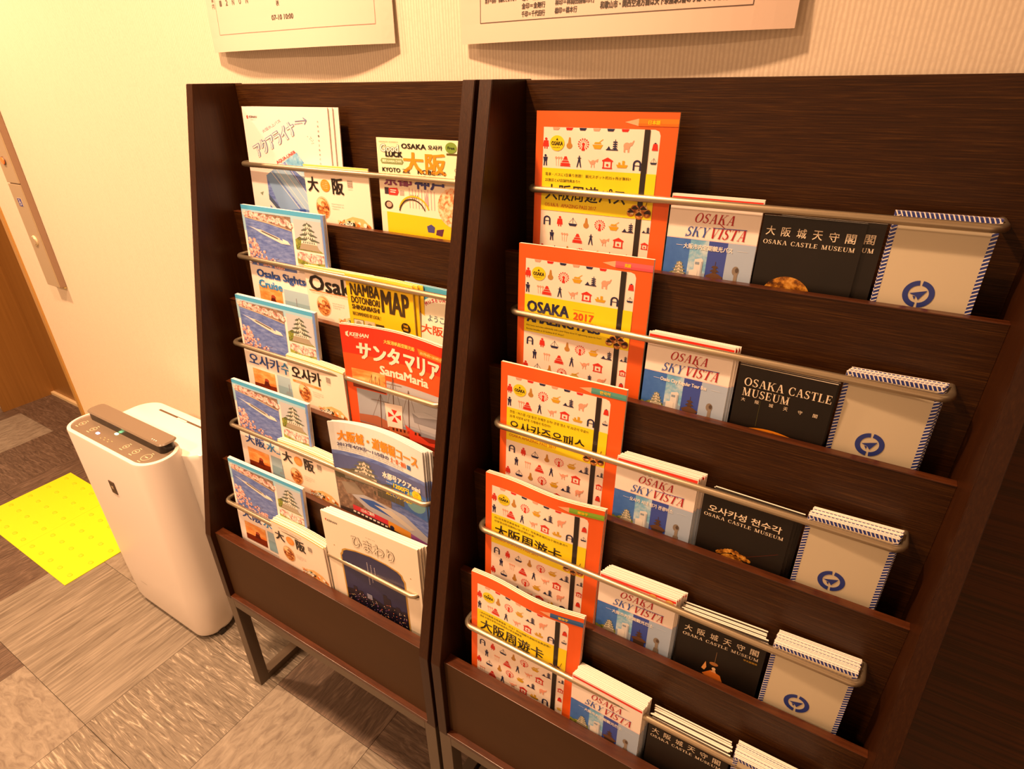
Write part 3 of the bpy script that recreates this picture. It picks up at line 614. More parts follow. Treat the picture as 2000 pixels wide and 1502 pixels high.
def map_art(tier):
    A = Art(148, 210, C('fdeee0'), 1, .9); A.rect(0, 0, 148, 240, C('fdeee0'), 1); A.rect(0, 0, 148, 2.5, C('f0d868'), 2)
    A.squiggle(20, 10, 66, 2.4, C('8a7a70'), 4, 1.5)
    if tier == 2:
        A.text('Osaka', 8, 16, 114, 30, BLACK, 6, 2.4); A.rect(6, 47, 110, 48.5, C('e08a3c'), 5); A.squiggle(10, 51, 90, 2, C('e8a868'), 5)
    elif tier == 3:
        A.text('오사카', 8, 20, 76, 28, BLACK, 6, 1.8); A.rect(8, 52, 82, 57, C('d8983c'), 5); A.squiggle(16, 53.5, 50, 2, WHITE, 6)
    else:
        A.text('大', 6, 21, 24, 26, BLACK, 6, 1.6); A.text('阪', 64, 20, 25, 28, BLACK, 6, 1.6); A.circ(48, 35, 11, C('f0982c'), 5, 26)
        for k in range(4): A.squiggle(41, 28+3.6*k, 14, 1.8, C('fde8c0'), 6, 1.4)
    if tier != 2:
        A.rect(100, 22, 111, 34, C('b8ada4'), 4)
        for i in range(9): A.rect(101+(i % 3)*3.4, 23+(i//3)*3.6, 103+(i % 3)*3.4, 25+(i//3)*3.6, C('8a7f78'), 5)
    A.squiggle(100, 37, 12, 1.4, C('a89890'), 4)
    A.circ(36, 76, 17, C('e4c9a8'), 3, 20, 21); A.circ(36, 77, 15, food, 4, 20, 19); A.circ(33, 66, 9, C('ecd8a4'), 5, 10, 7); A.circ(38, 68, 5, food, 6, 10)
    for k in range(3): A.squiggle(58, 66+4.4*k, 30 if k < 2 else 18, 1.8, C('9a8c84'), 4)
    A.poly([(66, 112), (84, 94), (104, 86), (128, 88), (144, 100), (148, 130), (60, 130)], C('eec07c'), 3)
    rr = random.Random(8)
    for i in range(34):
        u = 66+rr.random()*74; v = 94+rr.random()*18+abs(u-104)*.1
        A.circ(u, v, 2.6+rr.random()*2, [food, C('fff6ea'), C('e87a2c'), C('2c3424'), food, C('f8d8a8'), C('a8d0c4')][i % 7], 4+i*.03, 8)
    for i in range(4): A.circ(76+8*i, 104-i*1.5, 3.6, C('fffaf2'), 6, 9); A.circ(76+8*i, 103-i*1.5, 1.6, C('3a2a20'), 7, 7)
    A.rect(0, 114, 148, 210, C('e8cf98'), 2)
    return A
def luck_art():
    A = Art(156, 257, C('eef2cc'), .857, .62); A.rect(0, 0, 182, 420, C('f2f3cf'), 1); A.rect(0, 84, 182, 420, C('fdf0da'), 2)
    A.squiggle(6, 8, 46, 2.6, C('d8503c'), 5, 2); A.text('Good', 8, 14, 42, 17, BLACK, 5, 2.2); A.text('Good', 8.8, 14.6, 42, 17, WHITE, 6, .8); A.text('LUCK', 20, 30, 38, 12, BLACK, 6, 1.8)
    A.text('OSAKA', 58, 11, 54, 11, BLACK, 5, 1); A.text('오사카', 117, 12, 30, 10, BLACK, 5, .8); A.circ(166, 16, 12, C('7a9c3c'), 4); A.text('Free', 159, 13, 14, 6, C('233012'), 6, .3); A.rect(156, 28, 182, 32, C('5a4a1c'), 3)
    A.poly([(10, 47), (58, 47), (61, 53), (58, 59), (10, 59), (7, 53)], C('8a9c64'), 4); A.text('関西 KANSAI 간사이', 12, 49.5, 44, 6.5, C('f2f3cf'), 6, .6)
    A.text('大阪', 60, 30, 92, 46, C('f2961e'), 5, 3)
    A.text('KYOTO', 10, 68, 42, 10, BLACK, 5, .8); A.text('교토', 57, 69, 18, 9, BLACK, 5, .6); A.text('KOBE', 92, 68, 38, 10, BLACK, 5, .8); A.text('고베', 134, 69, 18, 9, BLACK, 5, .6)
    A.text('京都', 12, 82, 64, 27, C('8a3c6c'), 6, 2.2); A.text('神戸', 84, 82, 66, 30, C('3c3c84'), 6, 2.2)
    A.rect(12, 116, 22, 132, C('3a2f3a'), 4); A.poly([(22, 117), (42, 115), (46, 124), (42, 133), (22, 133)], C('e03a34'), 5); A.rect(26, 120, 40, 122, WHITE, 6); A.rect(26, 125, 38, 127, WHITE, 6); A.rect(48, 120, 58, 132, C('b8ada4'), 4)
    A.ring(20, 158, 10, 4, C('3a2418'), 5); A.circ(21, 157, 6.5, C('f0b0a0'), 6)
    A.ring(76, 176, 32, 2.4, C('3a2c1c'), 7, 190, 340, 14, ry=38); A.ring(80, 170, 36, 3.4, C('f0c01c'), 6, 190, 345, 14, ry=40)
    for q in range(9): A.rect(70+q*7, 112+2*(q % 3), 71.2+q*7, 160, C('e8b0b4'), 4)
    A.poly([(110, 118), (114, 150), (104, 150)], C('f0a8b0'), 5)
    for q in range(4): A.line((74+5*q, 128), (78+4*q, 140-q), 1.2, C('3a2c2c'), 5)
    A.poly([(14, 175), (182, 180), (182, 420), (14, 420)], C('f8cf18'), 4); A.rect(0, 175, 14, 420, C('f6e9cf'), 3)
    A.circ(168, 150, 34, mapart, 5, 30, 46)
    A.poly([(108, 200), (118, 194), (126, 200), (124, 214), (110, 214)], C('4a4a8c'), 6); A.poly([(130, 206), (146, 202), (142, 220), (128, 218)], C('5a2c4c'), 6)
    for v, s in ((60, 'C'), (76, 'D')): A.text(s, 172, v, 6, 8, C('8a8a7a'), 5)
    return A
def namba_art():
    A = Art(142, 210, C('f0cc1c'), 1, .88); A.rect(0, 0, 142, 250, C('f2cc1c'), 1); A.rect(0, 0, 142, 4, C('f8d84a'), 2)
    A.text('NAMBA', 8, 17, 60, 22, C('3c2c10'), 5, 1.4); A.text('DOTONBORI', 8, 42, 60, 13, C('3c2c10'), 5, .8); A.text('SHINSAIBASHI', 8, 58, 58, 9, C('3c2c10'), 5, .8); A.text('RECOMMENDED BY LOCAL !', 8, 73, 60, 7, C('5c4a14'), 5, .3)
    A.text('MAP', 72, 20, 58, 42, C('3c2c10'), 5, 2.6)
    A.rect(8, 88, 30, 110, C('5c4a2c'), 4); A.rect(9, 89, 29, 110, C('e8dcc8'), 5); A.circ(19, 97, 6, C('a89c84'), 6); A.rect(32, 88, 54, 110, C('d8c8a8'), 5); A.circ(43, 98, 6, C('9c8c74'), 6); A.rect(56, 90, 74, 110, C('4a3818'), 5); A.poly([(58, 100), (66, 94), (73, 102)], C('e8c83c'), 6)
    A.circ(122, 84, 10, C('2c2010'), 5, 22); A.text('TAKE', 117, 78, 10, 4, C('f2be16'), 6, .3); A.text('FREE', 117, 85, 10, 4, C('f2be16'), 6, .3); A.text('vol.2', 118, 98, 10, 5, C('6c5414'), 5)
    return A
def museum_art():
    A = Art(136, 210, C('4aa4cc')); A.rect(0, 0, 136, 210, C('4aa8d0'), 1); A.circ(82, 78, 68, C('f6f2e0'), 3, 48)
    for i, ch in enumerate('TEXTILE MUSEUM'):
        a = math.radians(176+i*7.2); A.text(ch, 82+61*math.cos(a)-2, 78+61*math.sin(a)-3, 4.4, 5.6, C('c84a5c'), 5, .6, 0, math.degrees(a)+90) if ch != ' ' else None
    A.text('ようこそ', 50, 44, 44, 10, C('4a7084'), 5, .4); A.text('大阪城', 36, 60, 66, 15, C('c8502c'), 5, .9)
    A.rect(66, 92, 120, 104, C('3a98cc'), 5); A.squiggle(66, 108, 50, 4, C('8ab4cc'), 5)
    return A
def santa_art():
    A = Art(210, 297, C('e2361a'), 1, .82); A.rect(0, 0, 210, 380, C('e2361a'), 1); A.rect(0, 60, 210, 380, C('ee5a22'), 2); wv = C('fdf0dc')
    A.poly([(10, 15), (16, 12), (14, 18), (16, 25), (10, 22)], wv, 4); A.text('KEIHAN', 17, 14, 36, 7.5, wv, 4, .7, .2); A.text('京阪電車グループ', 25, 23, 18, 2.6, wv, 4)
    A.text('大阪港帆船型観光船', 82, 18, 64, 8, C('f8d060'), 5, .5); A.poly([(152, 18), (207, 20), (210, 31), (156, 30)], C('ee7c24'), 4); A.text('2017年4月～2018年3月', 158, 21.5, 48, 6, C('fbe08a'), 5, .3)
    A.text('サンタ', 28, 32, 84, 34, wv, 6, 3); A.text('マリア', 122, 34, 74, 36, wv, 6, 3); A.text('Santa', 72, 74, 48, 18, wv, 6, 1.8); A.text('Maria', 122, 75, 50, 17, wv, 6, 1.8)
    A.rect(14, 92, 82, 134, sunset, 4); A.poly([(14, 122), (82, 128), (82, 134), (14, 134)], C('7a2f12'), 5); A.poly([(48, 118), (76, 118), (70, 128), (54, 128)], C('3c1a10'), 6)
    for q in range(3): A.line((54+8*q, 120), (54+8*q, 98+3*q), .8, C('4c2414'), 6); A.line((54+8*q, 100), (48+8*q, 118), .4, C('4c2414'), 6)
    A.rect(84, 104, 196, 190, C('b4b8c4'), 4); A.rect(20, 136, 196, 297, C('a8b0c0'), 3); A.rect(20, 196, 196, 214, C('8a90a0'), 5); A.rect(20, 205, 196, 297, C('a4583c'), 4)
    A.poly([(20, 196), (60, 190), (84, 196), (84, 214), (20, 212)], C('b06a4c'), 6)
    for u, t in ((96, 94), (128, 112), (68, 138)):
        A.line((u, 214), (u+2, t), 1.4, C('6a4a38'), 7); A.line((u-18, t+16), (u+20, t+14), 1, C('7a5a48'), 7); A.line((u+2, t), (u-24, 210), .5, C('8a7468'), 6); A.line((u+2, t), (u+28, 210), .5, C('8a7468'), 6)
    A.poly([(78, 154), (116, 150), (114, 204), (82, 208)], C('f6e8e0'), 8)
    for q in range(4):
        a = q*math.pi/2; A.poly([(98+2*math.cos(a), 178+2*math.sin(a)), (98+15*math.cos(a-.42), 178+15*math.sin(a-.42)), (98+15*math.cos(a+.42), 178+15*math.sin(a+.42))], C('cc2c1c'), 9)
    A.poly([(136, 158), (196, 150), (196, 176), (140, 178)], C('8a8c98'), 6); A.poly([(136, 158), (160, 148), (196, 152), (150, 164)], C('b8bcc8'), 7)
    A.poly([(70, 214), (196, 200), (196, 240), (90, 246)], C('8a2a18'), 8); A.poly([(84, 206), (150, 198), (150, 214), (86, 218)], C('b8643c'), 9)
    for q in range(8): A.rect(92+8*q, 206-q, 96+8*q, 212-q, C('4a1c10'), 10)
    A.poly([(120, 190), (170, 214), (196, 208), (196, 220), (130, 222)], C('d8442a'), 10)
    return A
def course_art():
    A = Art(200, 297, C('e4ecf2'), 1, .9); A.rect(0, 0, 200, 340, C('e6edf2'), 1); A.rect(0, 62, 200, 340, river, 2)
    A.text('大阪城・道頓堀コース', 14, 16, 172, 22, C('f0962c'), 6, 1.8); A.text('2017年4/29㊏～11/5㊐の', 12, 42, 108, 9, C('4a4a7c'), 6, .5); A.text('土・日・祝日', 124, 41, 34, 10, C('f0722c'), 6, .9); A.rect(162, 42, 170, 51, C('3a6ab0'), 6)
    for k in range(2): A.squiggle(14, 53+4*k, 140, 2, C('6a7080'), 6, 1.5)
    A.rect(0, 70, 200, 130, C('5a68a4'), 3); A.poly([(0, 104), (40, 98), (90, 112), (130, 100), (150, 112), (150, 140), (0, 140)], C('5c5a48'), 4)
    castle(A, 64, 72, 70, 50, 5, C('e4dccc'), C('70766c')); A.poly([(20, 112), (60, 98), (104, 118), (100, 122), (20, 122)], C('8f8c84'), 8)
    A.rect(0, 124, 120, 200, bank, 4); A.poly([(10, 134), (40, 128), (60, 150), (20, 160)], C('9a9084'), 5)
    A.poly([(30, 158), (60, 150), (150, 160), (200, 190), (200, 220), (120, 200), (60, 180)], C('b8bcc8'), 6); A.poly([(46, 160), (80, 156), (130, 166), (120, 178), (70, 172)], C('3c64b8'), 7); A.poly([(80, 164), (120, 162), (170, 184), (160, 190)], C('d0ccc4'), 8)
    A.poly([(110, 84), (200, 96), (200, 150), (120, 140)], skyblue, 4); A.circ(176, 118, 22, C('7ab8c8'), 5, 18)
    A.text('水都号アクアmini', 104, 78, 84, 13, WHITE, 9, 1.2); A.text('1200円', 128, 94, 34, 11, C('f8dc2c'), 9, 1.1); A.text('500円', 160, 104, 26, 9, C('f8dc2c'), 9, .9); A.circ(180, 100, 10, C('f2d81c'), 8)
    A.squiggle(176, 97, 9, 2, C('8a3c1c'), 9); A.squiggle(175, 101, 10, 2, C('8a3c1c'), 9); A.text('見どころいっぱい', 110, 116, 58, 10, C('f8e030'), 9, 1); A.squiggle(108, 90, 18, 3, WHITE, 9); A.squiggle(112, 97, 16, 3, WHITE, 9)
    A.rect(0, 196, 200, 297, C('4a3c38'), 5); A.poly([(30, 182), (110, 188), (110, 200), (30, 194)], C('d8404c'), 9); A.text('1日のご案内', 48, 185, 30, 8, WHITE, 10, .5); A.poly([(110, 188), (160, 194), (160, 212), (110, 204)], C('e8a03c'), 9); A.circ(118, 202, 5, C('2c2c4c'), 10)
    A.poly([(160, 196), (200, 204), (200, 218), (160, 212)], C('9a5aa4'), 9)
    for q in range(9): A.rect(30+9*q, 196+q*.8, 36+9*q, 200+q*.8, WHITE, 10)
    return A
def hima_art():
    A = Art(210, 297, C('fbf1e0'), 1, .88); A.rect(0, 0, 210, 340, C('fbf1e0'), 1); k = C('5a5048')
    A.poly([(8, 17), (12, 15), (11, 22)], C('c83c2c'), 3); A.text('KEIHAN', 13, 16, 24, 5, k, 3, .2, .3); A.squiggle(100, 22, 22, 1.4, k, 3, 2)
    A.text('ひまわり', 66, 30, 92, 28, C('7a6c54'), 5, 1.9); A.text('ひまわり', 66.9, 30.5, 92, 28, C('fbf1e0'), 7, .35)
    P = [(32, 340), (32, 96), (36, 90), (38, 82), (46, 76), (70, 70), (105, 67), (140, 70), (164, 76), (172, 82), (174, 90), (178, 96), (178, 340)]
    A.poly(P, C('c8a04a'), 3); A.poly([(105+(u-105)*.955, v+2.8 if v < 330 else v) for u, v in P], night, 4)
    for u in (20, 190): A.circ(u, 80, 1.2, C('b08a3c'), 3)
    for c_ in range(3):
        for i in range(15-3*c_): A.rect(94+8*c_, 88+4*i+c_*3, 95.6+8*c_, 90.6+4*i+c_*3, C('c8c4d4'), 6)
    A.poly([(35, 186), (60, 180), (80, 186), (100, 182), (120, 188), (150, 180), (175, 186), (175, 340), (35, 340)], C('181528'), 5)
    for q, (u, t) in enumerate(((52, 172), (66, 178), (122, 158), (130, 164), (150, 176), (165, 180))): A.rect(u, t, u+9, 220, C('221a2e'), 6)
    rr = random.Random(4)
    for i in range(260):
        u = 38+rr.random()*134; v = 176+rr.random()**.8*100
        if v > 184 or 122 < u < 139 or 52 < u < 60: A.rect(u, v, u+.9+rr.random(), v+.9+rr.random(), [C('ffe0b0'), C('ff8a6a'), C('fff6e4'), C('d8a0ff')][i % 4], 7)
    A.rect(84, 176, 96, 190, C('8a90b0'), 7)
    return A

# ------------------------------------------------------------------ brochures in the racks
page_m = paper_e
def page_mesh(W, H, t0, t1, bend=None, inset=.00015, m=None):
    bm = bmesh.new(); bm_box(bm, inset*.3, W-inset, t0, t1, .0002, H-inset)
    if bend: bend_bm(bm, bend, W, H)
    return from_bm('page_block', bm, m or page_m)
def grid_edge():
    m = bpy.data.materials.new('map_print_edges'); m.use_nodes = True; nt = m.node_tree; b = nt.nodes['Principled BSDF']
    tc = nt.nodes.new('ShaderNodeTexCoord'); br = nt.nodes.new('ShaderNodeTexBrick'); br.inputs['Scale'].default_value = 110
    br.inputs['Color1'].default_value = (.93, .88, .84, 1); br.inputs['Color2'].default_value = (.93, .88, .84, 1); br.inputs['Mortar'].default_value = (.88, .74, .72, 1); br.inputs['Mortar Size'].default_value = .03
    nt.links.new(tc.outputs['Object'], br.inputs['Vector']); nt.links.new(br.outputs[0], b.inputs['Base Color']); b.inputs['Roughness'].default_value = .7; return m
def brochure(name, A, th, pages, kbend=None, edge=None):
    """a booklet or folded leaflet: printed cover + page block behind it (metres)"""
    W, H = A.W*A.us/1000, A.H*A.vs/1000
    return dict(name=name, W=W, H=H, th=th+pages, cover=A.mesh('cover', th, kbend, edge), pages=page_mesh(W, H, th+.0001, th+pages, kbend))
ORD = ['first', 'second', 'third', 'fourth', 'fifth', 'sixth', 'seventh', 'eighth', 'ninth', 'tenth', 'eleventh', 'twelfth']
TIERW = ['top', 'second', 'third', 'fourth', 'lowest']
def place(b, tier, xL, oL, xR, oR, label, group, n=0, pitch=None, back_label=None, cat='brochure', ob=.0118, jx=.0012, jz=.001, jl=.004, sx=0):
    """front copy with its upper corners at (xL, oL), (xR, oR); o = distance behind the tier's front line; n more copies behind it"""
    Y = YK[tier-1]; H = b['H']; yaw = math.atan2(oR-oL, xR-xL); lean = math.atan2(((oL+oR)/2 if abs(oR-oL) < .006 else oL)-ob, H)
    pitch = pitch or b['th']+.0004; rr = random.Random(hash((tier, round(xL*1000))) & 0xffff)
    for k in range(n+1):
        z = SHELF[tier-1]+.0002
        dx = 0 if k == 0 else rr.uniform(-jx, jx)+sx*k
        o = empty(b['name'], (xL+dx, Y+ob+k*pitch, z), label if k == 0 else back_label+', '+('rearmost of its stack' if k == n and n > 1 else ORD[k]+' from the front'), cat, group if k == 0 else group+', copies behind')
        o.rotation_euler = (-(lean+(rr.uniform(-jl, jl)*0 if k else 0)), 0, yaw)
        c = link('cover', b['cover'], o); p = link('page_block', b['pages'], o)
        if k: z_off = rr.uniform(-jz, jz); o.location.z += max(0, z_off)
MISC_EDGE = grid_edge()
LANG = ['ja', 'en', 'ko', 'zhs', 'zht']; LN = ['Japanese', 'English', 'Korean', 'simplified Chinese', 'traditional Chinese']
# --- right rack: orange booklets
PO = [(.6579, .028, .8435, .030), (.6600, .0275, .8430, .033), (.6575, .031, .8410, .0365), (.6587, .0315, .8430, .036), (.6593, .033, .8424, .0365)]
for i, lg in enumerate(LANG):
    wavy = (lambda u, v: -.004*math.sin(u*math.pi)*v*v+.003*math.sin(u*7)*v*v) if i >= 3 else None
    b = brochure('guide_booklet', pass_art(lg), .0006, [.002, .0045, .004, .0018, .0018][i], wavy, C('f6b07a') if i < 3 else C('f6b890'))
    place(b, i+1, *PO[i], 'orange-bordered booklet with yellow band and %s title, %s tier of right rack' % (LN[i], TIERW[i]), 'orange-bordered booklets in the right rack', [0, 0, 0, 2, 2][i], None,
          'orange-bordered booklet tucked %s tier of right rack' % TIERW[i], 'booklet')
# --- right rack: white bus-tour leaflets
SO = [(.8446, .028, .9520, .028), (.8499, .0276, .9546, .0262), (.8435, .0185, .9478, .0205), (.8507, .0185, .9520, .022), (.8414, .0170, .9444, .0150)]
for i in range(5):
    b = brochure('tour_leaflet', sky_art(i+1), .0003, .0017)
    place(b, i+1, *SO[i], 'white bus tour leaflet with red stripe, foremost on the %s tier of right rack' % TIERW[i], 'white bus tour leaflets in the right rack', [1, 2, 4, 6, 8][i], [.0022, .0026, .0034, .0030, .0026][i],
          'white bus tour leaflet %s tier of right rack' % TIERW[i], 'leaflet', sx=[0, .002, .0016, .0012, .0006][i])
# --- right rack: black castle museum leaflets
BO = [(.9520, .025, 1.0540, .025), (.9645, .0165, 1.0665, .0150), (.9575, .0205, 1.0590, .0185), (.9660, .0165, 1.0690, .0220), (.9560, .0172, 1.0590, .0185)]
for i in range(5):
    b = brochure('museum_leaflet', blk_art(i+1), .0003, .0019, None, C('d8c4a8'))
    place(b, i+1, *BO[i], 'black castle museum leaflet with cream lettering, foremost on the %s tier' % TIERW[i], 'black castle museum leaflets in the right rack', [1, 3, 6, 8, 8][i], [.003, .0026, .0027, .0026, .0026][i],
          'black castle museum leaflet on the %s tier' % TIERW[i], 'leaflet', sx=[.0195, 0, .0016, -.0008, 0][i], jx=.0022, jz=.004)
# --- right rack: cards with striped border
NO = [(1.0748, .028, 1.1635, .028), (1.0711, .0195, 1.1600, .0250), (1.0719, .0155, 1.1590, .0200), (1.0730, .0180, 1.1592, .0220), (1.0635, .0150, 1.1500, .0150)]
b = brochure('folded_map', pln_art(), .0003, .0016, None, MISC_EDGE)
for i in range(5):
    place(b, i+1, *NO[i], 'white folded map with blue striped border, foremost on the %s tier' % TIERW[i], 'striped-border folded maps in the right rack', [2, 5, 8, 10, 10][i], [.0021, .0021, .0022, .0022, .0022][i],
          'striped-border folded map %s tier' % TIERW[i], 'map', sx=[0, .0009, .0005, .0002, 0][i], jx=.0008)
# --- left rack
b = brochure('photo_brochure', aqua_art(), .0005, .0012)
place(b, 1, .0555, .036, .2640, .038, 'pale brochure with slanted title and blue boat photo, top left of left rack', 'A4 brochures in the left column', 2, .003, 'pale boat brochure, top tier', 'brochure', sx=.009)
CO = [None, (.0700, .0335, .2820, .0335), (.0651, .0340, .2780, .0360), (.0600, .0375, .2728, .0400), (.0660, .0345, .2780, .0390)]
for i in range(1, 5):
    b = brochure('photo_brochure', cru_art(i+1), .0005, .0022, None, C('f4ece8'))
    place(b, i+1, *CO[i], 'river cruise brochure with cherry blossom photo and castle, foremost on %s tier' % TIERW[i], 'river cruise brochures in the left column', 1, .0032, 'river cruise brochure %s tier of left rack' % TIERW[i])
MO = [(.2105, .0195, .3590, .0200), (.2300, .0170, .3780, .0220), (.2030, .0190, .3510, .0150), (.1964, .0170, .3444, .0165), (.1964, .0150, .3444, .0120)]
for i in range(5):
    fan = (lambda u, v: .0025*math.sin(u*3.1)*v) if i > 1 else None
    b = brochure('city_map_leaflet', map_art(i+1), .0004, .0012, fan)
    place(b, i+1, *MO[i], 'cream city map leaflet with food photos, foremost on the %s tier of left rack' % TIERW[i], 'cream city map leaflets in the left rack', [1, 2, 4, 6, 6][i], [.003, .0030, .0032, .0028, .0028][i],
          'cream city map leaflet %s tier of left rack' % TIERW[i], 'leaflet', sx=[.0, .001, -.0008, -.0006, .0003][i], jx=.003)
b = brochure('guide_magazine', luck_art(), .0005, .004, None, C('e4ecb4'))
place(b, 1, .3782, .026, .5600, .026, 'pale green magazine with big orange characters, right end of top tier, left rack', 'magazines in the left rack', 0)
b = brochure('guide_booklet', namba_art(), .0004, .0014, lambda u, v: .004*math.sin(u*math.pi)*v, C('f6dc7a'))
place(b, 2, .3302, .0165, .4700, .0190, 'yellow area map booklet with brown hand-drawn lettering on second tier of left rack', 'yellow area map booklets', 2, .0034, 'yellow area map booklet on second tier', 'booklet', sx=.0075)
b = brochure('museum_leaflet', museum_art(), .0004, .0012, None, C('8cc4dc'))
place(b, 2, .4440, .033, .5780, .030, 'blue museum leaflet with white circle, right end of second tier of left rack', 'blue museum leaflets', 1, .0026, 'blue museum leaflet on second tier', 'leaflet')
b = brochure('photo_brochure', santa_art(), .0005, .0016, lambda u, v: (.014*math.sin(math.pi*min(1, u*1.05)))*v*v, C('fbe0b4'))
place(b, 3, .3520, .0188, .5620, .0246, 'red sailing ship brochure with white katakana title on third tier of left rack', 'red sailing ship brochures', 2, .003, 'red sailing ship brochure on third tier')
b = brochure('photo_brochure', course_art(), .0005, .0012, lambda u, v: (.016*math.sin(math.pi*u**.8))*v*v, C('c8d8e0'))
place(b, 4, .3470, .0176, .5460, .0245, 'castle course brochure with orange title on pale blue, foremost on fourth tier', 'castle course brochures', 4, .0024, 'castle course brochure on fourth tier', sx=.0030)
b = brochure('photo_brochure', hima_art(), .0005, .0032, None, C('f8ecd0'))
place(b, 5, .3506, .0172, .5600, .0260, 'cream brochure with arched night skyline picture, foremost on lowest tier', 'night skyline brochures', 3, .0042, 'night skyline brochure on lowest tier', sx=.003)

# ------------------------------------------------------------------ notices on the wall
def notice(x0, z0, W, H, art, label, dy):
    A = art; bm = bmesh.new()
    A2 = A.mesh('paper', .0003, dy, paper_w)
    r = empty('wall_notice', (x0, -.1915, z0), label, 'notice', 'laminated paper notices'); link('paper', A2, r)
def art_notice1():
    A = Art(424, 297, C('dfcabd')); A.rect(0, 0, 424, 297, C('dfcabd'), 1); g = C('b08c84')
    for a, b in (((30, 20), (393, 20)), ((30, 20), (30, 271)), ((30, 271), (393, 271)), ((393, 271), (393, 20))): A.line(a, b, .8, g, 3)
    for i, ch in enumerate('各駅停車のご案内'): A.text(ch, 20, 158+i*9.4, 7, 8, C('6a6058'), 4)
    for i, ch in enumerate('1 2 N O N'.split()): A.text(ch, 44+i*18, 221, 5.5, 8, C('6a6058'), 4, .3)
    for i, ch in enumerate('平日時刻表'): A.text(ch, 190, 200+i*7.5, 7, 7, C('5a5048'), 4, .2)
    A.text('07-10 10:00', 176, 249, 52, 7, C('5a5048'), 4, .5)
    for r_ in range(5):
        for c_ in range(14): A.text(str(5+(r_*7+c_*3) % 55), 44+c_*22, 60+r_*24, 8, 7, C('6a6058'), 4)
    return A
def art_notice2():
    A = Art(424, 297, C('dcc6b8')); A.rect(0, 0, 424, 297, C('dcc6b8'), 1); g = C('5a4640'); t = C('3a322e')
    for a, b in (((34, 20), (34, 274)), ((34, 274), (380, 274)), ((380, 274), (380, 20)), ((34, 20), (380, 20))): A.line(a, b, .9, g, 3)
    A.text('黒字＝各停　各駅にとまります', 42, 247, 50, 5.5, t, 4, .25)
    for i, s in enumerate(('北印＝北野田行', '金印＝金剛行', '千印＝千代田行')): A.text(s, 100, 247+i*8.6, 34, 6.4, t, 4, .25)
    for i, s in enumerate(('三印＝三日市町行', '林印＝林間田園都市行', '橋印＝橋本行')): A.text(s, 148, 246+i*8.6, (34, 52, 30)[i], 6.4, t, 4, .25)
    A.circ(212, 253, 2.8, C('2f6fd8'), 4, 12); A.text('印＝中百舌鳥からの直通電車、無印＝なんば行', 217, 250, 140, 6.4, t, 4, .25)
    A.text('和歌山市・関西空港方面は天下茶屋駅3番のりばでのりかえです。', 208, 260.5, 158, 7.6, t, 4, .35)
    for r_ in range(6): A.squiggle(40, 60+r_*26, 330, 6, g, 4, 6)
    return A
notice(-.027, 1.3745, .424, .297, art_notice1(), 'left paper notice taped to the cream wall above the narrow rack', lambda u, v: -(.020*(1-v)**2*(math.sin(math.pi*min(1, u*.92+.05))**.6 if 0 < u*.92+.05 < 1 else 0)+.002+.0015*math.sin(u*11)*(1-v)))
notice(.518, 1.3685, .424, .297, art_notice2(), 'right paper notice with Japanese line names taped above the orange booklets', lambda u, v: -(.020*(1-v)**2*(math.sin(math.pi*(.08+.8*u)))+.002+.001*math.sin(u*9)*(1-v)))

# ------------------------------------------------------------------ elevator call panel
cp = empty('elevator_call_panel', (-1.06, -.19, .778), 'tall narrow elevator call panel with two buttons on the cream wall', 'call panel')
def cpart(name, x0, x1, y0, y1, z0, z1, m, bev=.0015):
    bm = bmesh.new(); bm_box(bm, x0+1.06, x1+1.06, y0+.19, y1+.19, z0-.778, z1-.778, bev); return link(name, from_bm(name, bm, m), cp)
cpart('back_box', -1.092, -1.0235, -.207, -.1905, .776, 1.62, panel_side); cpart('glow_lip', -1.088, -1.026, -.1985, -.1905, .771, .778, mat('pale_yellow_glow', (.7, .55, .25), .5))  # yellow glow below the panel is put into the lip's colour
cpart('face_plate', -1.097, -1.024, -.2115, -.2068, .778, 1.079, panel_m); cpart('face_plate', -1.097, -1.024, -.2115, -.2068, 1.082, 1.62, panel_m)
def disc(name, x, z, r, y0, y1, m, parent=cp, org=(-1.06, -.19, .778)):
    bm = bmesh.new(); n = 24
    bmesh.ops.create_cone(bm, cap_ends=True, segments=n, radius1=r, radius2=r*.92, depth=abs(y1-y0), matrix=Matrix.Translation((x-org[0], (y0+y1)/2-org[1], z-org[2])) @ Matrix.Rotation(math.pi/2, 4, 'X'))
    return link(name, from_bm(name, bm, m, True), parent)
disc('button_ring', -1.062, .918, .0155, -.2115, -.2145, mat('brushed_ring', (.72, .62, .42), .6, .0)); disc('button', -1.062, .918, .0125, -.2140, -.2160, panel_m)
disc('button_ring', -1.062, 1.142, .0115, -.2115, -.214, mat('dark_ring', (.12, .06, .04), .4)); disc('button', -1.062, 1.142, .0095, -.2135, -.216, mat('lit_orange_button', (.9, .2, .05), .4, emit='ff5a14', estr=.35))
sA = Art(18, 18, C('3c3c8c')); sA.rect(0, 0, 18, 18, C('3f3f92'), 1); wv = C('f4f0ea')
sA.circ(8, 3.4, 1.7, wv, 3, 10); sA.path([(8, 5), (8.6, 10), (12.5, 10), (14.5, 14.5)], 1.4, wv, 3); sA.ring(8.2, 11.6, 4.4, 1.1, wv, 3, 20, 250, 12); sA.line((8.2, 7.6), (12, 7.6), 1.1, wv, 3)
so = link('wheelchair_sign', sA.mesh('wheelchair_sign', .0004), cp, (-1.071+1.06, -.212+.19, 1.018-.778)); so.scale = (1.25, 1, 1.25)

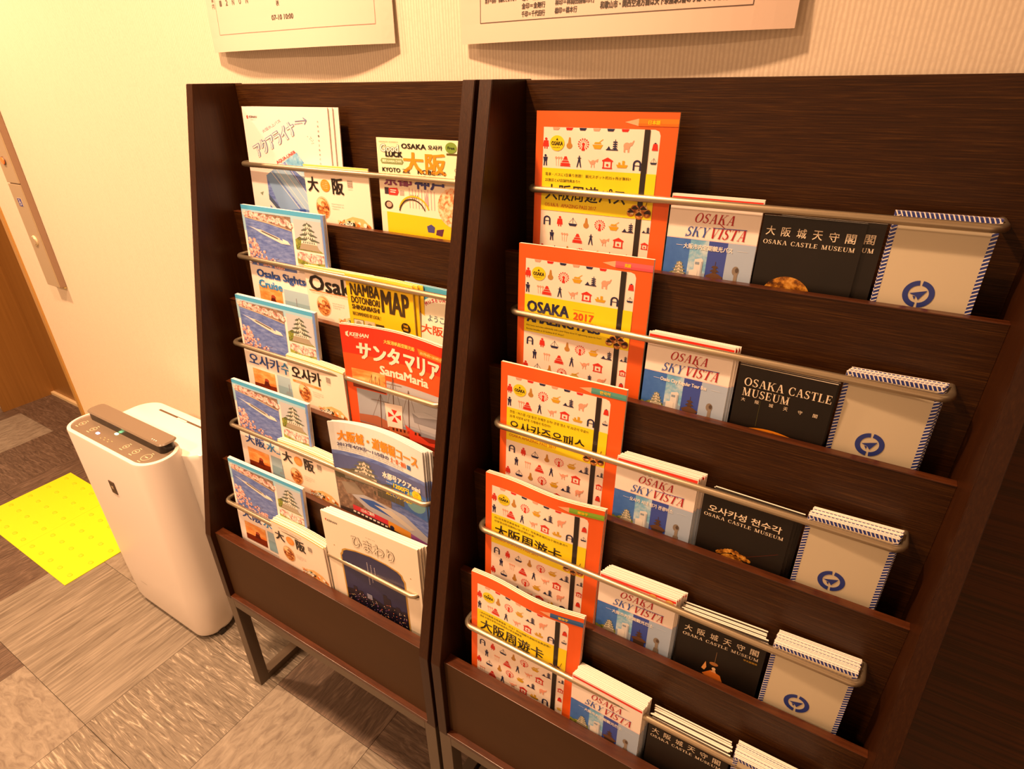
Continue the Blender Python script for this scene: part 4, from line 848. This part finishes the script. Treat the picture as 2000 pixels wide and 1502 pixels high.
# ------------------------------------------------------------------ air purifier
ap = empty('air_purifier', (-.385, -.40, 0), 'white air purifier with dark control panel standing on the stone floor', 'air purifier'); OX, OY = .385, .40
def apart(name, bm, m, smooth=True, parent=None):
    me = from_bm(name, bm, m, smooth); me.transform(Matrix.Translation((OX, OY, 0))); return link(name, me, parent or ap)
def rr_(x0, x1, y0, y1, r): return rrect((x0+x1)/2, (y0+y1)/2, (x1-x0)/2, (y1-y0)/2, r, 12)
bm = bmesh.new()
loft(bm, [(rr_(-.515, -.215, -.472, -.385, .03), .006), (rr_(-.532, -.200, -.483, -.380, .045), .012), (rr_(-.545, -.188, -.488, -.376, .054), .035), (rr_(-.556, -.187, -.488, -.376, .054), .14), (rr_(-.575, -.192, -.485, -.378, .0525), .565),
          (rr_(-.574, -.193, -.484, -.379, .0515), .5695), (rr_(-.570, -.197, -.480, -.383, .048), .571), (rr_(-.566, -.201, -.476, -.387, .044), .5705), (rr_(-.565, -.202, -.475, -.388, .043), .564)], (True, True))
apart('body', bm, white_pl)
bm = bmesh.new(); loft(bm, [(rr_(-.5648, -.2022, -.4748, -.3882, .043), .563), (rr_(-.5648, -.2022, -.4748, -.3882, .043), .5675)]); ctl = apart('control_panel', bm, grey_pl)
bm = bmesh.new(); loft(bm, [(rr_(-.555, -.165, -.392, -.245, .05), .016), (rr_(-.562, -.160, -.392, -.238, .055), .06), (rr_(-.555, -.165, -.392, -.262, .055), .535), (rr_(-.552, -.168, -.392, -.265, .052), .5455), (rr_(-.546, -.174, -.392, -.271, .046), .548)]); apart('rear_body', bm, white_gl)
# louver flap, raised above a dark outlet
bm = bmesh.new(); loft(bm, [(rr_(-.545, -.219, -.4250, -.389, .012), .5676), (rr_(-.545, -.219, -.4250, -.389, .012), .589)]); apart('air_outlet', bm, dark_pl)
bm = bmesh.new(); loft(bm, [(rr_(-.548, -.216, -.4265, -.384, .014), .5885), (rr_(-.550, -.214, -.4275, -.382, .016), .5905), (rr_(-.547, -.217, -.4245, -.385, .013), .5935)]); apart('louver_flap', bm, grey_pl)
for k in range(3):
    bm = bmesh.new(); bm_box(bm, -.262+k*.008, -.259+k*.008, -.4195, -.4170, .5938, .5946); apart('flap_dot', bm, paper_w, False)
bm = bmesh.new(); bm_box(bm, -.47, -.17, -.2935, -.288, .5478, .5492, .0005); apart('tank_cover_groove', bm, mat('groove_brown', (.12, .07, .04), .5), False)
bm = bmesh.new(); bm_box(bm, -.385, -.345, -.298, -.2905, .5478, .5494, .0006); apart('cover_latch', bm, white_pl, False)
prn = C('e8cfae')
def ring_flat(bm, x, y, z, r, w, n=20):
    for i in range(n):
        A_, B_ = i*2*math.pi/n, (i+1)*2*math.pi/n
        bm.faces.new([bm.verts.new((x+q*math.cos(t), y+q*math.sin(t), z)) for q, t in ((r, A_), (r, B_), (r-w, B_), (r-w, A_))])
for x, y, r in ((-.535, -.447, .0085), (-.482, -.447, .0085), (-.330, -.449, .0075), (-.288, -.449, .0085), (-.243, -.450, .0125)):
    bm = bmesh.new(); ring_flat(bm, x, y, .5678, r, .0013); bm_box(bm, x-r*.45, x+r*.45, y-.001, y+.001, .5676, .5679); bm_box(bm, x-.006, x+.006, y-r-.006, y-r-.0045, .5676, .5679); bm_box(bm, x-.004, x+.004, y+r+.003, y+r+.0044, .5676, .5679); apart('touch_key', bm, prn, False)
for x, y, nm, c_, e_ in ((-.452, -.452, 'indicator_lamp', 'b8b8ff', 4), (-.408, -.430, 'indicator_lamp', '9dffb4', 5)):
    bm = bmesh.new(); loft(bm, [(rr_(x-.006, x+.006, y-.0035, y+.0035, .0034), .5676), (rr_(x-.006, x+.006, y-.0035, y+.0035, .0034), .5682)]); apart(nm, bm, mat('lit_'+c_, c_, .4, emit=c_, estr=e_))
for k in range(6):
    bm = bmesh.new(); bm_box(bm, -.425+k*.008, -.420+k*.008, -.461+(k % 2)*.006, -.4595+(k % 2)*.006, .5676, .5679); apart('panel_legend', bm, C('c8b884'), False)
bm = bmesh.new(); 
vv = [bm.verts.new((x, y, z)) for y in (-.4875, -.4855) for x, z in ((-.399, .432), (-.375, .432), (-.375, .468), (-.399, .468))]
for q in ((0, 1, 2, 3), (7, 6, 5, 4), (0, 4, 5, 1), (1, 5, 6, 2), (2, 6, 7, 3), (3, 7, 4, 0)): bm.faces.new([vv[i] for i in q])
apart('emblem', bm, mat('emblem_brown', (.07, .045, .035), .3), False)
bm = bmesh.new(); bm_box(bm, -.392, -.383, -.4880, -.4874, .446, .454); apart('emblem_mark', bm, C('a89880'), False)
bm = bmesh.new(); bm_box(bm, -.455, -.425, -.4880, -.4868, .100, .1012); apart('name_print', bm, C('9a8a7c'), False)
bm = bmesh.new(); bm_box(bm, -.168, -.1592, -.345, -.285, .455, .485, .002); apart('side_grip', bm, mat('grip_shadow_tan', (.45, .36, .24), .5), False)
bm = bmesh.new(); bm_box(bm, -.1625, -.1585, -.34, -.262, .395, .397); bm_box(bm, -.1625, -.1585, -.343, -.341, .06, .396); apart('side_seam', bm, mat('seam_tan', (.35, .26, .17), .6), False)
for x in (-.52, -.2):
    for y in (-.44, -.29):
        bm = bmesh.new(); bmesh.ops.create_cone(bm, cap_ends=True, segments=16, radius1=.009, radius2=.009, depth=.014, matrix=Matrix.Translation((x, y, .009)) @ Matrix.Rotation(math.pi/2, 4, 'Y')); apart('caster', bm, dark_pl)
